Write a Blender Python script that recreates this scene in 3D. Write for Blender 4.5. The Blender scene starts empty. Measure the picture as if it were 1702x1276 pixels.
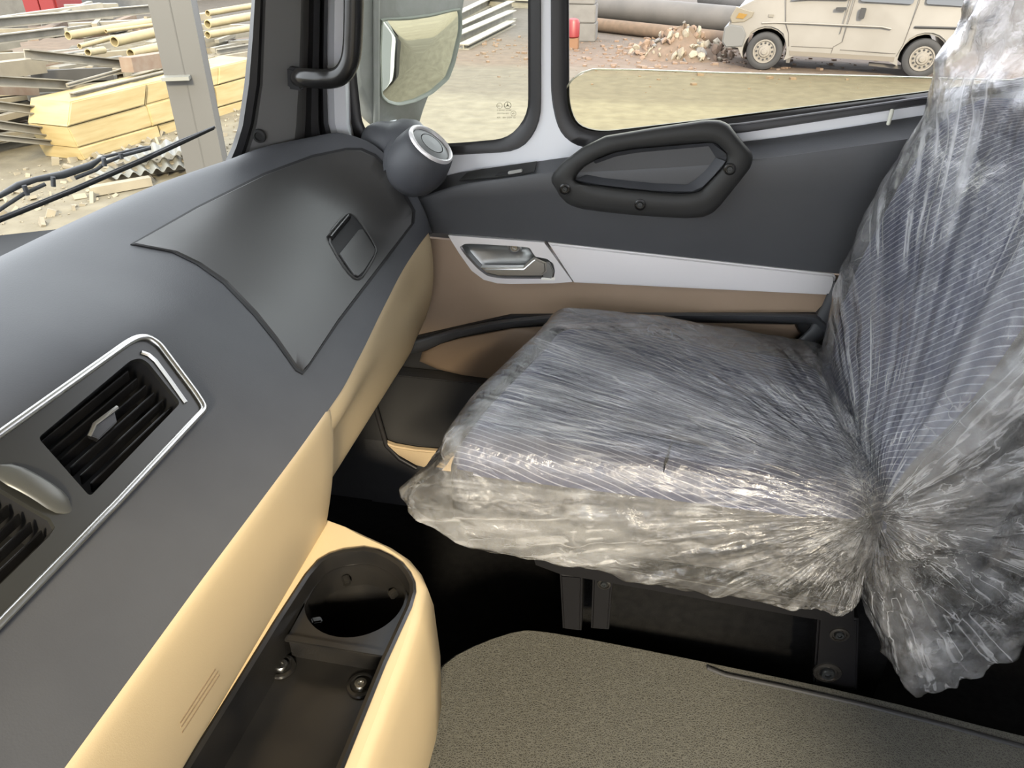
import bpy, bmesh, math, random
import numpy as np
from mathutils import Vector, Matrix
from mathutils.bvhtree import BVHTree
random.seed(7); rng = np.random.RandomState(7)
S = bpy.context.scene
COL = S.collection
PI = math.pi
# ------------------------------------------------------------------ camera
F = 1260.0
TH = math.atan(778 / F); YW = math.atan(289 / (F / math.cos(TH)))
Hh = Vector((-math.sin(YW), math.cos(YW), 0)); RV = Vector((math.cos(YW), math.sin(YW), 0))
FV = Hh * math.cos(TH) + Vector((0, 0, -math.sin(TH))); UV = RV.cross(FV)
CAM = Vector((0, 0, 2.2))
cd = bpy.data.cameras.new('camera'); co = bpy.data.objects.new('camera', cd); COL.objects.link(co)
cd.sensor_fit = 'HORIZONTAL'; cd.sensor_width = 36; cd.lens = 36 * F / 1702
cd.clip_start = 0.02; cd.clip_end = 300
m = Matrix((RV, UV, -FV)).transposed().to_4x4(); m.translation = CAM
co.matrix_world = m
S.camera = co
# ------------------------------------------------------------------ light
w = bpy.data.worlds.new('sky'); S.world = w; w.use_nodes = True
nt = w.node_tree; bg = nt.nodes['Background']
bg.inputs[0].default_value = (0.90, 0.93, 1.0, 1); bg.inputs[1].default_value = 2.0
sl = bpy.data.lights.new('sun', 'SUN'); sl.energy = 3.4; sl.angle = math.radians(8); sl.color = (1.0, 0.86, 0.62)
so = bpy.data.objects.new('sun', sl); COL.objects.link(so)
SUND = Vector((-0.30, 1.0, -0.52)).normalized()      # the way the light travels
so.rotation_euler = SUND.to_track_quat('-Z', 'Y').to_euler()
so.location = (2, -4, 6)
S.view_settings.view_transform = 'Standard'; S.view_settings.look = 'None'
S.view_settings.exposure = 1.35; S.view_settings.gamma = 1; S.view_settings.use_curve_mapping = False
S.render.film_transparent = False
try:
    S.cycles.max_bounces = 10; S.cycles.transparent_max_bounces = 24; S.cycles.sample_clamp_indirect = 6
    S.cycles.use_denoising = True; S.cycles.caustics_reflective = False
except Exception: pass

# ------------------------------------------------------------------ projection of measured points onto real planes
def ray(px, py): return FV * F + RV * (px - 851) + UV * (638 - py)
def on(px, py, ax, val):
    d = ray(px, py); return CAM + d * ((val - CAM[ax]) / d[ax])
def onY(p, y): return on(p[0], p[1], 1, y)
def onZ(p, z): return on(p[0], p[1], 2, z)
def onX(p, x): return on(p[0], p[1], 0, x)
def onP(p, c, n):
    d = ray(*p); return CAM + d * ((c - CAM).dot(n) / d.dot(n))

# ------------------------------------------------------------------ materials
OUTK = .235
def ko(c): return tuple(x * OUTK for x in c)
def mat(name, col, rough=0.5, metal=0.0, noise=None, bump=None, spec=0.5, col2=None, nscale=20, coat=0, stretch=None, emit=None):
    M = bpy.data.materials.new(name); M.use_nodes = True; n = M.node_tree; b = n.nodes['Principled BSDF']
    b.inputs['Base Color'].default_value = (*col, 1); b.inputs['Roughness'].default_value = rough
    b.inputs['Metallic'].default_value = metal; b.inputs['Specular IOR Level'].default_value = spec
    b.inputs['Coat Weight'].default_value = coat
    tc = n.nodes.new('ShaderNodeTexCoord'); src = tc.outputs['Object']
    if stretch:
        mp = n.nodes.new('ShaderNodeMapping'); mp.inputs['Scale'].default_value = stretch
        n.links.new(src, mp.inputs[0]); src = mp.outputs[0]
    if col2:
        t = n.nodes.new('ShaderNodeTexNoise'); t.inputs['Scale'].default_value = nscale; t.inputs['Detail'].default_value = 6
        n.links.new(src, t.inputs['Vector'])
        r = n.nodes.new('ShaderNodeValToRGB'); r.color_ramp.elements[0].position = .35; r.color_ramp.elements[1].position = .65
        r.color_ramp.elements[0].color = (*col, 1); r.color_ramp.elements[1].color = (*col2, 1)
        n.links.new(t.outputs['Fac'], r.inputs[0]); n.links.new(r.outputs[0], b.inputs['Base Color'])
    if bump:
        t = n.nodes.new('ShaderNodeTexNoise'); t.inputs['Scale'].default_value = bump[0]; t.inputs['Detail'].default_value = 4
        n.links.new(src, t.inputs['Vector'])
        bp = n.nodes.new('ShaderNodeBump'); bp.inputs['Strength'].default_value = bump[1]; bp.inputs['Distance'].default_value = bump[2]
        n.links.new(t.outputs['Fac'], bp.inputs['Height']); n.links.new(bp.outputs[0], b.inputs['Normal'])
    return M
M = {}
M['dash'] = mat('dash_grain', (.064, .066, .073), .50, bump=(520, .35, .0006), spec=.3, col2=(.072, .074, .081), nscale=9)
M['dash2'] = mat('dash_smooth', (.042, .041, .040), .42, bump=(300, .12, .0005))
M['gap'] = mat('gap_black', (.008, .008, .009), .7)
M['beige'] = mat('beige_plastic', (.60, .47, .285), .50, bump=(700, .25, .0005), col2=(.63, .495, .30), nscale=4)
M['black'] = mat('black_plastic', (.008, .008, .0085), .24, bump=(60, .15, .001), col2=(.015, .014, .013), nscale=14)
M['blackm'] = mat('matt_black', (.016, .016, .017), .62, bump=(200, .2, .001))
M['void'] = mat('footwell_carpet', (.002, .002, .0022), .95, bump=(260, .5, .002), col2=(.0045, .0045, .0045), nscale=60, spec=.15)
M['bezel'] = mat('vent_bezel_plastic', (.026, .026, .023), .34, bump=(90, .05, .0006))
M['chrome'] = mat('satin_chrome', (.62, .62, .60), .30, 1.0)
M['silver'] = mat('silver_paint', (.78, .76, .76), .38, .35, bump=(400, .05, .0005))
M['silverg'] = mat('bowl_silver', (.40, .41, .41), .30, .85)
M['steel'] = mat('screw_steel', (.55, .55, .53), .25, 1.0)
M['darksteel'] = mat('dark_bolt_steel', (.05, .055, .06), .3, .8)
M['door'] = mat('door_grain', (.055, .057, .062), .45, bump=(480, .3, .0006), col2=(.062, .064, .069), nscale=6)
M['bezeld'] = mat('door_grip_plastic', (.030, .030, .029), .52, bump=(300, .15, .0006), spec=.3)
M['brown'] = mat('brown_fabric_panel', (.36, .262, .18), .6, bump=(600, .35, .0006), col2=(.385, .28, .195), nscale=8)
M['lilac'] = mat('painted_frame', (.84, .85, .88), .32, bump=(30, .03, .001))
M['rubber'] = mat('window_rubber', (.018, .017, .018), .42)
M['pillar'] = mat('pillar_trim', (.19, .185, .178), .6, bump=(200, .1, .0006))
M['base'] = mat('seat_base_black', (.005, .005, .006), .35, spec=.25)
M['wip'] = mat('wiper_grey', (.09, .09, .095), .5)
M['fabric_side'] = mat('seat_side_fabric', (.050, .050, .054), .9, bump=(300, .5, .001), col2=(.085, .082, .080), nscale=90)

def fabric(name, c1, c2):
    Mx = bpy.data.materials.new(name); Mx.use_nodes = True; n = Mx.node_tree; b = n.nodes['Principled BSDF']
    b.inputs['Roughness'].default_value = .88
    tc = n.nodes.new('ShaderNodeTexCoord'); mp = n.nodes.new('ShaderNodeCombineXYZ')
    for i_, ax_ in enumerate(((.28, .76, .60), (-.85, .5, -.2), (-.45, -.42, .79))):
        dp = n.nodes.new('ShaderNodeVectorMath'); dp.operation = 'DOT_PRODUCT'; dp.inputs[1].default_value = ax_
        n.links.new(tc.outputs['Object'], dp.inputs[0]); n.links.new(dp.outputs['Value'], mp.inputs[i_])
    wv = n.nodes.new('ShaderNodeTexWave'); wv.wave_type = 'BANDS'; wv.bands_direction = 'X'
    wv.inputs['Scale'].default_value = 34; wv.inputs['Distortion'].default_value = 5; wv.inputs['Detail'].default_value = 0.5
    wv.inputs['Detail Scale'].default_value = .32
    n.links.new(mp.outputs[0], wv.inputs['Vector'])
    r = n.nodes.new('ShaderNodeValToRGB'); r.color_ramp.elements[0].position = .90; r.color_ramp.elements[1].position = .97
    r.color_ramp.elements[0].color = (*c1, 1); r.color_ramp.elements[1].color = (*c2, 1)
    n.links.new(wv.outputs['Fac'], r.inputs[0]); n.links.new(r.outputs[0], b.inputs['Base Color'])
    return Mx
M['fabric'] = fabric('seat_fabric', (.050, .056, .105), (.26, .27, .33))

def glass(name, tint, refl=.05, rough=0.0):
    Mx = bpy.data.materials.new(name); Mx.use_nodes = True; n = Mx.node_tree
    n.nodes.remove(n.nodes['Principled BSDF']); out = n.nodes['Material Output']
    t = n.nodes.new('ShaderNodeBsdfTransparent'); t.inputs[0].default_value = (*tint, 1)
    g = n.nodes.new('ShaderNodeBsdfGlossy'); g.inputs['Roughness'].default_value = rough
    lw = n.nodes.new('ShaderNodeFresnel'); lw.inputs[0].default_value = 1.12
    mx = n.nodes.new('ShaderNodeMixShader')
    n.links.new(lw.outputs[0], mx.inputs[0]); n.links.new(t.outputs[0], mx.inputs[1]); n.links.new(g.outputs[0], mx.inputs[2])
    n.links.new(mx.outputs[0], out.inputs[0]); return Mx
M['glass'] = glass('clear_glass', (.95, .97, .94))
M['tint'] = glass('green_tinted_glass', (.93, .93, .84))
M['edge'] = mat('glass_edge', (.95, .93, .75), .3)

def film(name, centre, base=.10, amp=.55, warm=(.9, .9, .88), fold=34.0, zsq=1.0):
    """thin crinkled polythene: mostly see-through, white where it is creased, glossy everywhere"""
    Mx = bpy.data.materials.new(name); Mx.use_nodes = True; n = Mx.node_tree; L = n.links
    n.nodes.remove(n.nodes['Principled BSDF']); out = n.nodes['Material Output']
    def N(t, **k):
        o = n.nodes.new(t)
        for a, b in k.items(): setattr(o, a, b)
        return o
    tc = N('ShaderNodeTexCoord')
    sub = N('ShaderNodeVectorMath', operation='MULTIPLY'); sub.inputs[1].default_value = (1, 1, zsq); pre = N('ShaderNodeVectorMath', operation='SUBTRACT'); pre.inputs[1].default_value = centre; L.new(tc.outputs['Object'], pre.inputs[0])
    L.new(pre.outputs[0], sub.inputs[0])
    nrm = N('ShaderNodeVectorMath', operation='NORMALIZE'); L.new(sub.outputs[0], nrm.inputs[0])
    ln = N('ShaderNodeVectorMath', operation='LENGTH'); L.new(sub.outputs[0], ln.inputs[0])
    # radial folds: noise over the direction from the gathering point, hardly changing along the radius
    cmb = N('ShaderNodeVectorMath', operation='SCALE'); cmb.inputs['Scale'].default_value = 1.0
    L.new(nrm.outputs[0], cmb.inputs[0])
    sh = N('ShaderNodeVectorMath', operation='MULTIPLY_ADD'); sh.inputs[1].default_value = (.035, .035, .035)
    L.new(sub.outputs[0], sh.inputs[0]); L.new(cmb.outputs[0], sh.inputs[2])
    rad = N('ShaderNodeTexNoise'); rad.inputs['Scale'].default_value = fold; rad.inputs['Detail'].default_value = 2.5; rad.inputs['Roughness'].default_value = .6
    L.new(sh.outputs[0], rad.inputs['Vector'])
    # crumple
    wn = N('ShaderNodeTexNoise'); wn.inputs['Scale'].default_value = 9; wn.inputs['Detail'].default_value = 3
    L.new(tc.outputs['Object'], wn.inputs['Vector'])
    ad = N('ShaderNodeVectorMath', operation='MULTIPLY_ADD'); ad.inputs[1].default_value = (.16, .16, .16)
    L.new(wn.outputs['Color'], ad.inputs[0]); L.new(tc.outputs['Object'], ad.inputs[2])
    vor = N('ShaderNodeTexVoronoi', feature='DISTANCE_TO_EDGE'); vor.inputs['Scale'].default_value = 13; L.new(ad.outputs[0], vor.inputs['Vector'])
    cr = N('ShaderNodeTexNoise'); cr.inputs['Scale'].default_value = 42; cr.inputs['Detail'].default_value = 6; cr.inputs['Roughness'].default_value = .65
    L.new(ad.outputs[0], cr.inputs['Vector'])
    def ridge(src, w_, gain=1.0):
        a_ = N('ShaderNodeMath', operation='SUBTRACT'); a_.inputs[1].default_value = .5; L.new(src, a_.inputs[0])
        b_ = N('ShaderNodeMath', operation='ABSOLUTE'); L.new(a_.outputs[0], b_.inputs[0])
        c_ = N('ShaderNodeMapRange'); c_.inputs[1].default_value = w_; c_.inputs[2].default_value = 0.0; c_.inputs[4].default_value = gain; L.new(b_.outputs[0], c_.inputs[0]); return c_
    rmask = N('ShaderNodeMapRange'); rmask.inputs[1].default_value = .42; rmask.inputs[2].default_value = .60; rmask.inputs[3].default_value = .15; L.new(wn.outputs['Fac'], rmask.inputs[0])
    rr0 = ridge(rad.outputs['Fac'], .045)
    rr = N('ShaderNodeMath', operation='MULTIPLY'); L.new(rr0.outputs[0], rr.inputs[0]); L.new(rmask.outputs[0], rr.inputs[1])
    vr = N('ShaderNodeMapRange'); vr.inputs[1].default_value = .035; vr.inputs[2].default_value = 0.0; L.new(vor.outputs['Distance'], vr.inputs[0])
    lo = N('ShaderNodeMapRange'); lo.inputs[1].default_value = .45; lo.inputs[2].default_value = .65; L.new(wn.outputs['Fac'], lo.inputs[0])
    vm = N('ShaderNodeMath', operation='MULTIPLY'); L.new(vr.outputs[0], vm.inputs[0]); L.new(lo.outputs[0], vm.inputs[1])
    vm2 = N('ShaderNodeMath', operation='MULTIPLY'); L.new(vm.outputs[0], vm2.inputs[0]); vm2.inputs[1].default_value = .5
    cr1 = ridge(cr.outputs['Fac'], .014, .6); cr2 = N('ShaderNodeMath', operation='MULTIPLY'); L.new(cr1.outputs[0], cr2.inputs[0]); L.new(lo.outputs[0], cr2.inputs[1])
    s1 = N('ShaderNodeMath', operation='MAXIMUM'); L.new(rr.outputs[0], s1.inputs[0]); L.new(vm2.outputs[0], s1.inputs[1])
    cw_ = N('ShaderNodeMapRange'); cw_.inputs[1].default_value = .5; cw_.inputs[2].default_value = .85; cw_.inputs[4].default_value = .5; L.new(cr.outputs['Fac'], cw_.inputs[0])
    s2 = N('ShaderNodeMath', operation='MAXIMUM'); L.new(s1.outputs[0], s2.inputs[0]); L.new(cw_.outputs[0], s2.inputs[1])
    bro = N('ShaderNodeTexNoise'); bro.inputs['Scale'].default_value = fold * .28; bro.inputs['Detail'].default_value = 2; L.new(sh.outputs[0], bro.inputs['Vector'])
    br = N('ShaderNodeMapRange'); br.inputs[1].default_value = .48; br.inputs[2].default_value = .68; br.inputs[3].default_value = base * .7; br.inputs[4].default_value = base + .14; L.new(bro.outputs['Fac'], br.inputs[0])
    fac = N('ShaderNodeMath', operation='MULTIPLY_ADD'); fac.inputs[1].default_value = amp; L.new(br.outputs[0], fac.inputs[2]); L.new(s2.outputs[0], fac.inputs[0])
    # relief
    h1 = N('ShaderNodeMath', operation='MULTIPLY_ADD'); h1.inputs[1].default_value = .5; L.new(cr.outputs['Fac'], h1.inputs[0]); L.new(rad.outputs['Fac'], h1.inputs[2])
    h2 = N('ShaderNodeMath', operation='MULTIPLY_ADD'); h2.inputs[1].default_value = .5; L.new(vor.outputs['Distance'], h2.inputs[0]); L.new(h1.outputs[0], h2.inputs[2])
    bp = N('ShaderNodeBump'); bp.inputs['Strength'].default_value = .9; bp.inputs['Distance'].default_value = .007; L.new(h2.outputs[0], bp.inputs['Height'])
    tr = N('ShaderNodeBsdfTransparent'); tr.inputs[0].default_value = (.97, .97, .97, 1)
    df = N('ShaderNodeBsdfDiffuse'); df.inputs[0].default_value = (*warm, 1); L.new(bp.outputs[0], df.inputs['Normal'])
    tl = N('ShaderNodeBsdfTranslucent'); tl.inputs[0].default_value = (*warm, 1); L.new(bp.outputs[0], tl.inputs['Normal'])
    dm = N('ShaderNodeMixShader'); dm.inputs[0].default_value = .35; L.new(df.outputs[0], dm.inputs[1]); L.new(tl.outputs[0], dm.inputs[2])
    m1 = N('ShaderNodeMixShader'); L.new(fac.outputs[0], m1.inputs[0]); L.new(tr.outputs[0], m1.inputs[1]); L.new(dm.outputs[0], m1.inputs[2])
    gl = N('ShaderNodeBsdfGlossy'); gl.inputs['Roughness'].default_value = .16; L.new(bp.outputs[0], gl.inputs['Normal'])
    fr = N('ShaderNodeFresnel'); fr.inputs[0].default_value = 1.50; L.new(bp.outputs[0], fr.inputs['Normal'])
    fr2 = N('ShaderNodeMath', operation='MULTIPLY'); fr2.inputs[1].default_value = 1.5; L.new(fr.outputs[0], fr2.inputs[0]); fr2.use_clamp = True
    m2 = N('ShaderNodeMixShader'); L.new(fr2.outputs[0], m2.inputs[0]); L.new(m1.outputs[0], m2.inputs[1]); L.new(gl.outputs[0], m2.inputs[2])
    L.new(m2.outputs[0], out.inputs[0]); return Mx

# ------------------------------------------------------------------ mesh helpers
ORG = {}
def empty(name, loc, label=None, cat=None, group=None, kind=None):
    o = bpy.data.objects.new(name, None); COL.objects.link(o); o.location = loc; o.empty_display_size = .05
    ORG[o.name] = Vector(loc); tag(o, label, cat, group, kind); return o
def tag(o, label=None, cat=None, group=None, kind=None):
    if label: o['label'] = label
    if cat: o['category'] = cat
    if group: o['group'] = group
    if kind: o['kind'] = kind
    return o
def org(o):
    v = Vector((0, 0, 0))
    while o is not None:
        if o.name in ORG: v += ORG[o.name]
        o = o.parent
    return v
def link(me, name, mt, parent, smooth=False, angle=None):
    if parent is not None:
        og = org(parent)
        if og.length > 0: me.transform(Matrix.Translation(-og))
    o = bpy.data.objects.new(name, me); COL.objects.link(o)
    if mt: me.materials.append(M[mt] if isinstance(mt, str) else mt)
    if parent is not None: o.parent = parent
    if smooth:
        me.polygons.foreach_set('use_smooth', [True] * len(me.polygons))
        if angle: me.set_sharp_from_angle(angle=math.radians(angle))
    me.update(); return o
def mk(name, verts, faces, mt, parent=None, smooth=False, angle=None, fix=True):
    me = bpy.data.meshes.new(name); me.from_pydata([tuple(v) for v in verts], [], faces)
    if fix:
        b = bmesh.new(); b.from_mesh(me); bmesh.ops.recalc_face_normals(b, faces=b.faces); b.to_mesh(me); b.free()
    return link(me, name, mt, parent, smooth, angle)
def mkbm(name, b, mt, parent=None, smooth=False, angle=None):
    me = bpy.data.meshes.new(name); bmesh.ops.recalc_face_normals(b, faces=b.faces); b.to_mesh(me); b.free()
    return link(me, name, mt, parent, smooth, angle)
def loft(name, rows, mt, parent=None, cyc=True, caps=(False, False), smooth=True, angle=40):
    n = len(rows[0]); v = [p for r in rows for p in r]; f = []
    for i in range(len(rows) - 1):
        for j in range(n if cyc else n - 1):
            k = (j + 1) % n; f.append((i * n + j, i * n + k, (i + 1) * n + k, (i + 1) * n + j))
    if caps[0]: f.append(tuple(range(n))[::-1])
    if caps[1]: f.append(tuple((len(rows) - 1) * n + j for j in range(n)))
    return mk(name, v, f, mt, parent, smooth, angle)
def slab(name, pts, off, mt, parent=None, bevel=0.0, holes=(), smooth=True):
    """outline (3-D points in one plane), extruded by the vector off; optional holes"""
    b = bmesh.new(); es = []
    for loop in [pts] + list(holes):
        vs = [b.verts.new(p) for p in loop]
        es += [b.edges.new((vs[i], vs[(i + 1) % len(vs)])) for i in range(len(vs))]
    if holes: bmesh.ops.triangle_fill(b, edges=es, use_beauty=True)
    else: b.faces.new(b.verts[:])
    ge = bmesh.ops.extrude_face_region(b, geom=b.faces[:])
    bmesh.ops.translate(b, vec=off, verts=[g for g in ge['geom'] if isinstance(g, bmesh.types.BMVert)])
    if not holes:
        ed = [e for e in b.edges if len(e.link_faces) == 2]
    bmesh.ops.recalc_face_normals(b, faces=b.faces)
    if bevel:
        od = Vector(off).normalized()
        tops = [v for v in b.verts]
        se = [e for e in b.edges if len(e.link_faces) == 2 and e.calc_face_angle(0) > .9 and abs((e.verts[0].co - e.verts[1].co).normalized().dot(od)) < .5]
        bmesh.ops.bevel(b, geom=se, offset=bevel, segments=3, affect='EDGES', clamp_overlap=True)
    return mkbm(name, b, mt, parent, smooth, 40)
def tube(name, pts, r, mt, parent=None, n=10, cyc=False, cap=True, flat=1.0, up=None):
    pts = [Vector(p) for p in pts]; rows = []; prev = None
    for i, p in enumerate(pts):
        if cyc: t = pts[(i + 1) % len(pts)] - pts[i - 1]
        else: t = pts[min(i + 1, len(pts) - 1)] - pts[max(i - 1, 0)]
        t.normalize()
        if up is not None: a = Vector(up)
        elif prev is None: a = Vector((0, 0, 1)) if abs(t.z) < .9 else Vector((1, 0, 0))
        else: a = prev
        a = (a - t * a.dot(t)).normalized(); prev = a; c = t.cross(a)
        rr = r[i] if isinstance(r, (list, tuple)) else r
        rows.append([p + a * (math.cos(2 * PI * k / n) * rr * flat) + c * (math.sin(2 * PI * k / n) * rr) for k in range(n)])
    if cyc: rows.append(rows[0])
    return loft(name, rows, mt, parent, True, (cap and not cyc, cap and not cyc), True, 50)
def frame(ax):
    ax = Vector(ax).normalized(); a = Vector((0, 0, 1)) if abs(ax.z) < .9 else Vector((1, 0, 0))
    u = (a - ax * a.dot(ax)).normalized(); return u, ax.cross(u), ax
def lathe(name, c, ax, prof, mt, parent=None, n=32, caps=(True, True), angle=40):
    u, v, a = frame(ax); c = Vector(c)
    rows = [[c + a * h + (u * math.cos(2 * PI * k / n) + v * math.sin(2 * PI * k / n)) * r for k in range(n)] for r, h in prof]
    return loft(name, rows, mt, parent, True, caps, True, angle)
def box(name, lo, hi, mt, parent=None, bevel=0.0):
    b = bmesh.new(); bmesh.ops.create_cube(b, size=1)
    lo = Vector(lo); hi = Vector(hi)
    for v in b.verts: v.co = Vector([(lo[i] + hi[i]) / 2 + v.co[i] * (hi[i] - lo[i]) for i in range(3)])
    if bevel: bmesh.ops.bevel(b, geom=b.edges[:], offset=bevel, segments=2, affect='EDGES')
    return mkbm(name, b, mt, parent, bool(bevel), 40)
def beam(name, p, q, wd, ht, mt, parent=None, up=(0, 0, 1), bevel=0.0):
    p, q = Vector(p), Vector(q); t = (q - p).normalized(); a = Vector(up); a = (a - t * a.dot(t)).normalized(); c = t.cross(a)
    b = bmesh.new(); vs = []
    for e in (p, q):
        for s, r in ((-1, -1), (1, -1), (1, 1), (-1, 1)): vs.append(b.verts.new(e + c * s * wd / 2 + a * r * ht / 2))
    for f in ((0, 1, 2, 3), (7, 6, 5, 4), (0, 4, 5, 1), (1, 5, 6, 2), (2, 6, 7, 3), (3, 7, 4, 0)): b.faces.new([vs[i] for i in f])
    if bevel: bmesh.ops.bevel(b, geom=b.edges[:], offset=bevel, segments=2, affect='EDGES')
    return mkbm(name, b, mt, parent, bool(bevel), 40)
def ibeam(name, p, q, wd, ht, t, mt, parent=None, channel=False):
    """I or C section steel between two points"""
    p, q = Vector(p), Vector(q); d = (q - p).normalized(); a = Vector((0, 0, 1)); a = (a - d * a.dot(d)).normalized(); c = d.cross(a)
    W, H_, T = wd / 2, ht / 2, t
    if channel: pr = [(-W, -H_), (W, -H_), (W, -H_ + T), (-W + T, -H_ + T), (-W + T, H_ - T), (W, H_ - T), (W, H_), (-W, H_)]
    else: pr = [(-W, -H_), (W, -H_), (W, -H_ + T), (T / 2, -H_ + T), (T / 2, H_ - T), (W, H_ - T), (W, H_), (-W, H_), (-W, H_ - T), (-T / 2, H_ - T), (-T / 2, -H_ + T), (-W, -H_ + T)]
    rows = [[e + c * x + a * y for x, y in pr] for e in (p, q)]
    return loft(name, rows, mt, parent, True, (True, True), False)
def smoothpoly(pts, it=2, closed=True):
    pts = [Vector(p) for p in pts]
    for _ in range(it):
        q = []
        n = len(pts)
        for i in range(n if closed else n - 1):
            a, b = pts[i], pts[(i + 1) % n]; q += [a * .75 + b * .25, a * .25 + b * .75]
        if not closed: q = [pts[0]] + q + [pts[-1]]
        pts = q
    return pts
def V2(p): return Vector((p[0], p[1]))
def rnd(pts, r=.28):
    """cut only the corners of a 2-D polygon, keeping the straight runs"""
    out = []; n = len(pts)
    for i in range(n):
        a, b, c = V2(pts[i - 1]), V2(pts[i]), V2(pts[(i + 1) % n])
        d1 = min(r if r > 1 else (a - b).length * r, (a - b).length * .45); d2 = min(r if r > 1 else (c - b).length * r, (c - b).length * .45)
        p = b + (a - b).normalized() * d1; q = b + (c - b).normalized() * d2
        for t in (0, .25, .5, .75, 1): out.append(tuple((p * (1 - t) ** 2 + b * 2 * t * (1 - t) + q * t * t)))
    return out
def dens(pts, step, closed=True):
    out = []; n = len(pts)
    for i in range(n if closed else n - 1):
        a, b = Vector(pts[i]), Vector(pts[(i + 1) % n]); k = max(1, int((b - a).length / step))
        out += [tuple(a.lerp(b, j / k)) for j in range(k)]
    if not closed: out.append(tuple(pts[-1]))
    return out
def pchip(xs, ys, x):
    """monotone smooth interpolation, ys may be 2-D (n,k)"""
    xs = np.array(xs, float); ys = np.array(ys, float)
    if ys.ndim == 1: ys = ys[:, None]
    h = np.diff(xs)[:, None]; d = np.diff(ys, axis=0) / h; mm = np.zeros_like(ys)
    for i in range(1, len(xs) - 1):
        a, b = d[i - 1], d[i]; w1, w2 = 2 * h[i] + h[i - 1], h[i] + 2 * h[i - 1]
        with np.errstate(divide='ignore', invalid='ignore'):
            v = (w1 + w2) / (w1 / a + w2 / b)
        mm[i] = np.where(a * b > 0, v, 0)
    mm[0] = d[0]; mm[-1] = d[-1]
    x = np.clip(np.atleast_1d(x), xs[0], xs[-1]); k = np.clip(np.searchsorted(xs, x) - 1, 0, len(xs) - 2)
    t = ((x - xs[k]) / np.diff(xs)[k])[:, None]; hh = np.diff(xs)[k][:, None]
    return (2*t**3-3*t**2+1)*ys[k] + (t**3-2*t**2+t)*hh*mm[k] + (-2*t**3+3*t**2)*ys[k+1] + (t**3-t**2)*hh*mm[k+1]
def catmull(pts, per=8):
    pts = [np.array(p, float) for p in pts]; out = []
    for i in range(len(pts) - 1):
        p0 = pts[max(i-1, 0)]; p1 = pts[i]; p2 = pts[i+1]; p3 = pts[min(i+2, len(pts)-1)]
        for j in range(per):
            t = j / per
            out.append(.5*((2*p1)+(-p0+p2)*t+(2*p0-5*p1+4*p2-p3)*t*t+(-p0+3*p1-3*p2+p3)*t**3))
    out.append(pts[-1]); return out
def surf_patch(name, px, bvh, off, mt, parent, centre=None, rings=9, depth=.006, lip=.0015, shrinkpx=2.0):
    """a panel that lies on an existing surface: outline given by sight lines, every point dropped on the surface"""
    px = dens(px, 7); cx = sum(p[0] for p in px) / len(px); cy = sum(p[1] for p in px) / len(px)
    if centre: cx, cy = centre
    def hit(x, y):
        r = ray(x, y).normalized(); h = bvh.ray_cast(CAM, r)
        if h[0] is None: return None
        nn = h[1];
        if nn.dot(r) > 0: nn = -nn
        return h[0], nn
    rows = []; last = {}
    for k in range(rings + 3):
        if k == 0: s = 1.0; o = -depth
        elif k == 1: s = 1.0; o = off - lip
        elif k == 2: s = 1 - shrinkpx / 150; o = off
        else: s = (1 - shrinkpx / 150) * (1 - (k - 2) / (rings + .6)); o = off
        row = []
        for i, p in enumerate(px):
            x, y = cx + (p[0] - cx) * s, cy + (p[1] - cy) * s; h = hit(x, y)
            if h is None: h = last.get(i) or hit(cx, cy)
            last[i] = h; row.append(h[0] + h[1] * o)
        rows.append(row)
    return loft(name, rows, mt, parent, True, (False, True), True, 35)

# ================================================================== THE CAB SHELL (setting)
SH = mat('cab_headliner', (.62, .61, .58), .9, bump=(80, .2, .002))
SHD = mat('cab_lower_lining', (.03, .03, .032), .8, bump=(120, .3, .002))
OUT = mat('cab_outer_paint', (.24, .25, .26), .35)
def struct(o): o['kind'] = 'structure'; return o
struct(box('floor', (-1.15, -.78, .86), (1.25, 1.46, .90), 'void'))
struct(box('ceiling', (-1.0, -.80, 2.78), (1.30, 1.52, 2.84), SH))
wb = struct(empty('wall_back', (1.28, .3, .86)))
box('lower_lining', (1.25, -.80, .86), (1.31, 1.46, 1.70), SH, wb); box('upper_lining', (1.25, -.80, 2.50), (1.31, 1.46, 2.78), SH, wb)
box('corner_post', (1.25, -.80, 1.70), (1.31, -.55, 2.50), SH, wb); box('corner_post', (1.25, 1.22, 1.70), (1.31, 1.46, 2.50), SH, wb)  # unseen rear opening between the posts, added to let in daylight
struct(box('wall_front', (-1.22, -.80, .86), (-1.16, 1.40, 1.62), SHD))
# driver's side: unseen doorway opened to add daylight, pillars and header limit the sun
wl = struct(empty('wall_left', (0, -.78, .86)))
box('front_quarter', (-1.15, -.80, .90), (-.74, -.74, 1.78), SHD, wl)
box('rear_quarter', (.82, -.80, .90), (1.25, -.74, 1.78), SHD, wl)
box('rear_pillar', (.82, -.80, 1.78), (1.25, -.74, 2.78), SH, wl)
box('front_pillar', (-.98, -.80, 1.78), (-.74, -.74, 2.78), SH, wl)
box('header', (-.74, -.80, 2.42), (.82, -.74, 2.78), SH, wl)
# passenger side behind and above the door
wr = struct(empty('wall_right', (0, 1.48, .86)))
box('rear_pillar', (.80, 1.46, .90), (1.25, 1.52, 2.78), SH, wr)
box('header', (-.95, 1.46, 2.62), (.80, 1.52, 2.78), SH, wr)
box('sill_wall', (-.65, 1.425, .88), (1.25, 1.47, 1.10), SHD, wr)
box('kick_panel', (-1.15, 1.43, .90), (-.62, 1.47, 1.62), SHD, wr)
struct(box('trim_1', (-1.02, -.74, 2.62), (-.90, 1.46, 2.78), SHD))     # windscreen header
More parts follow.
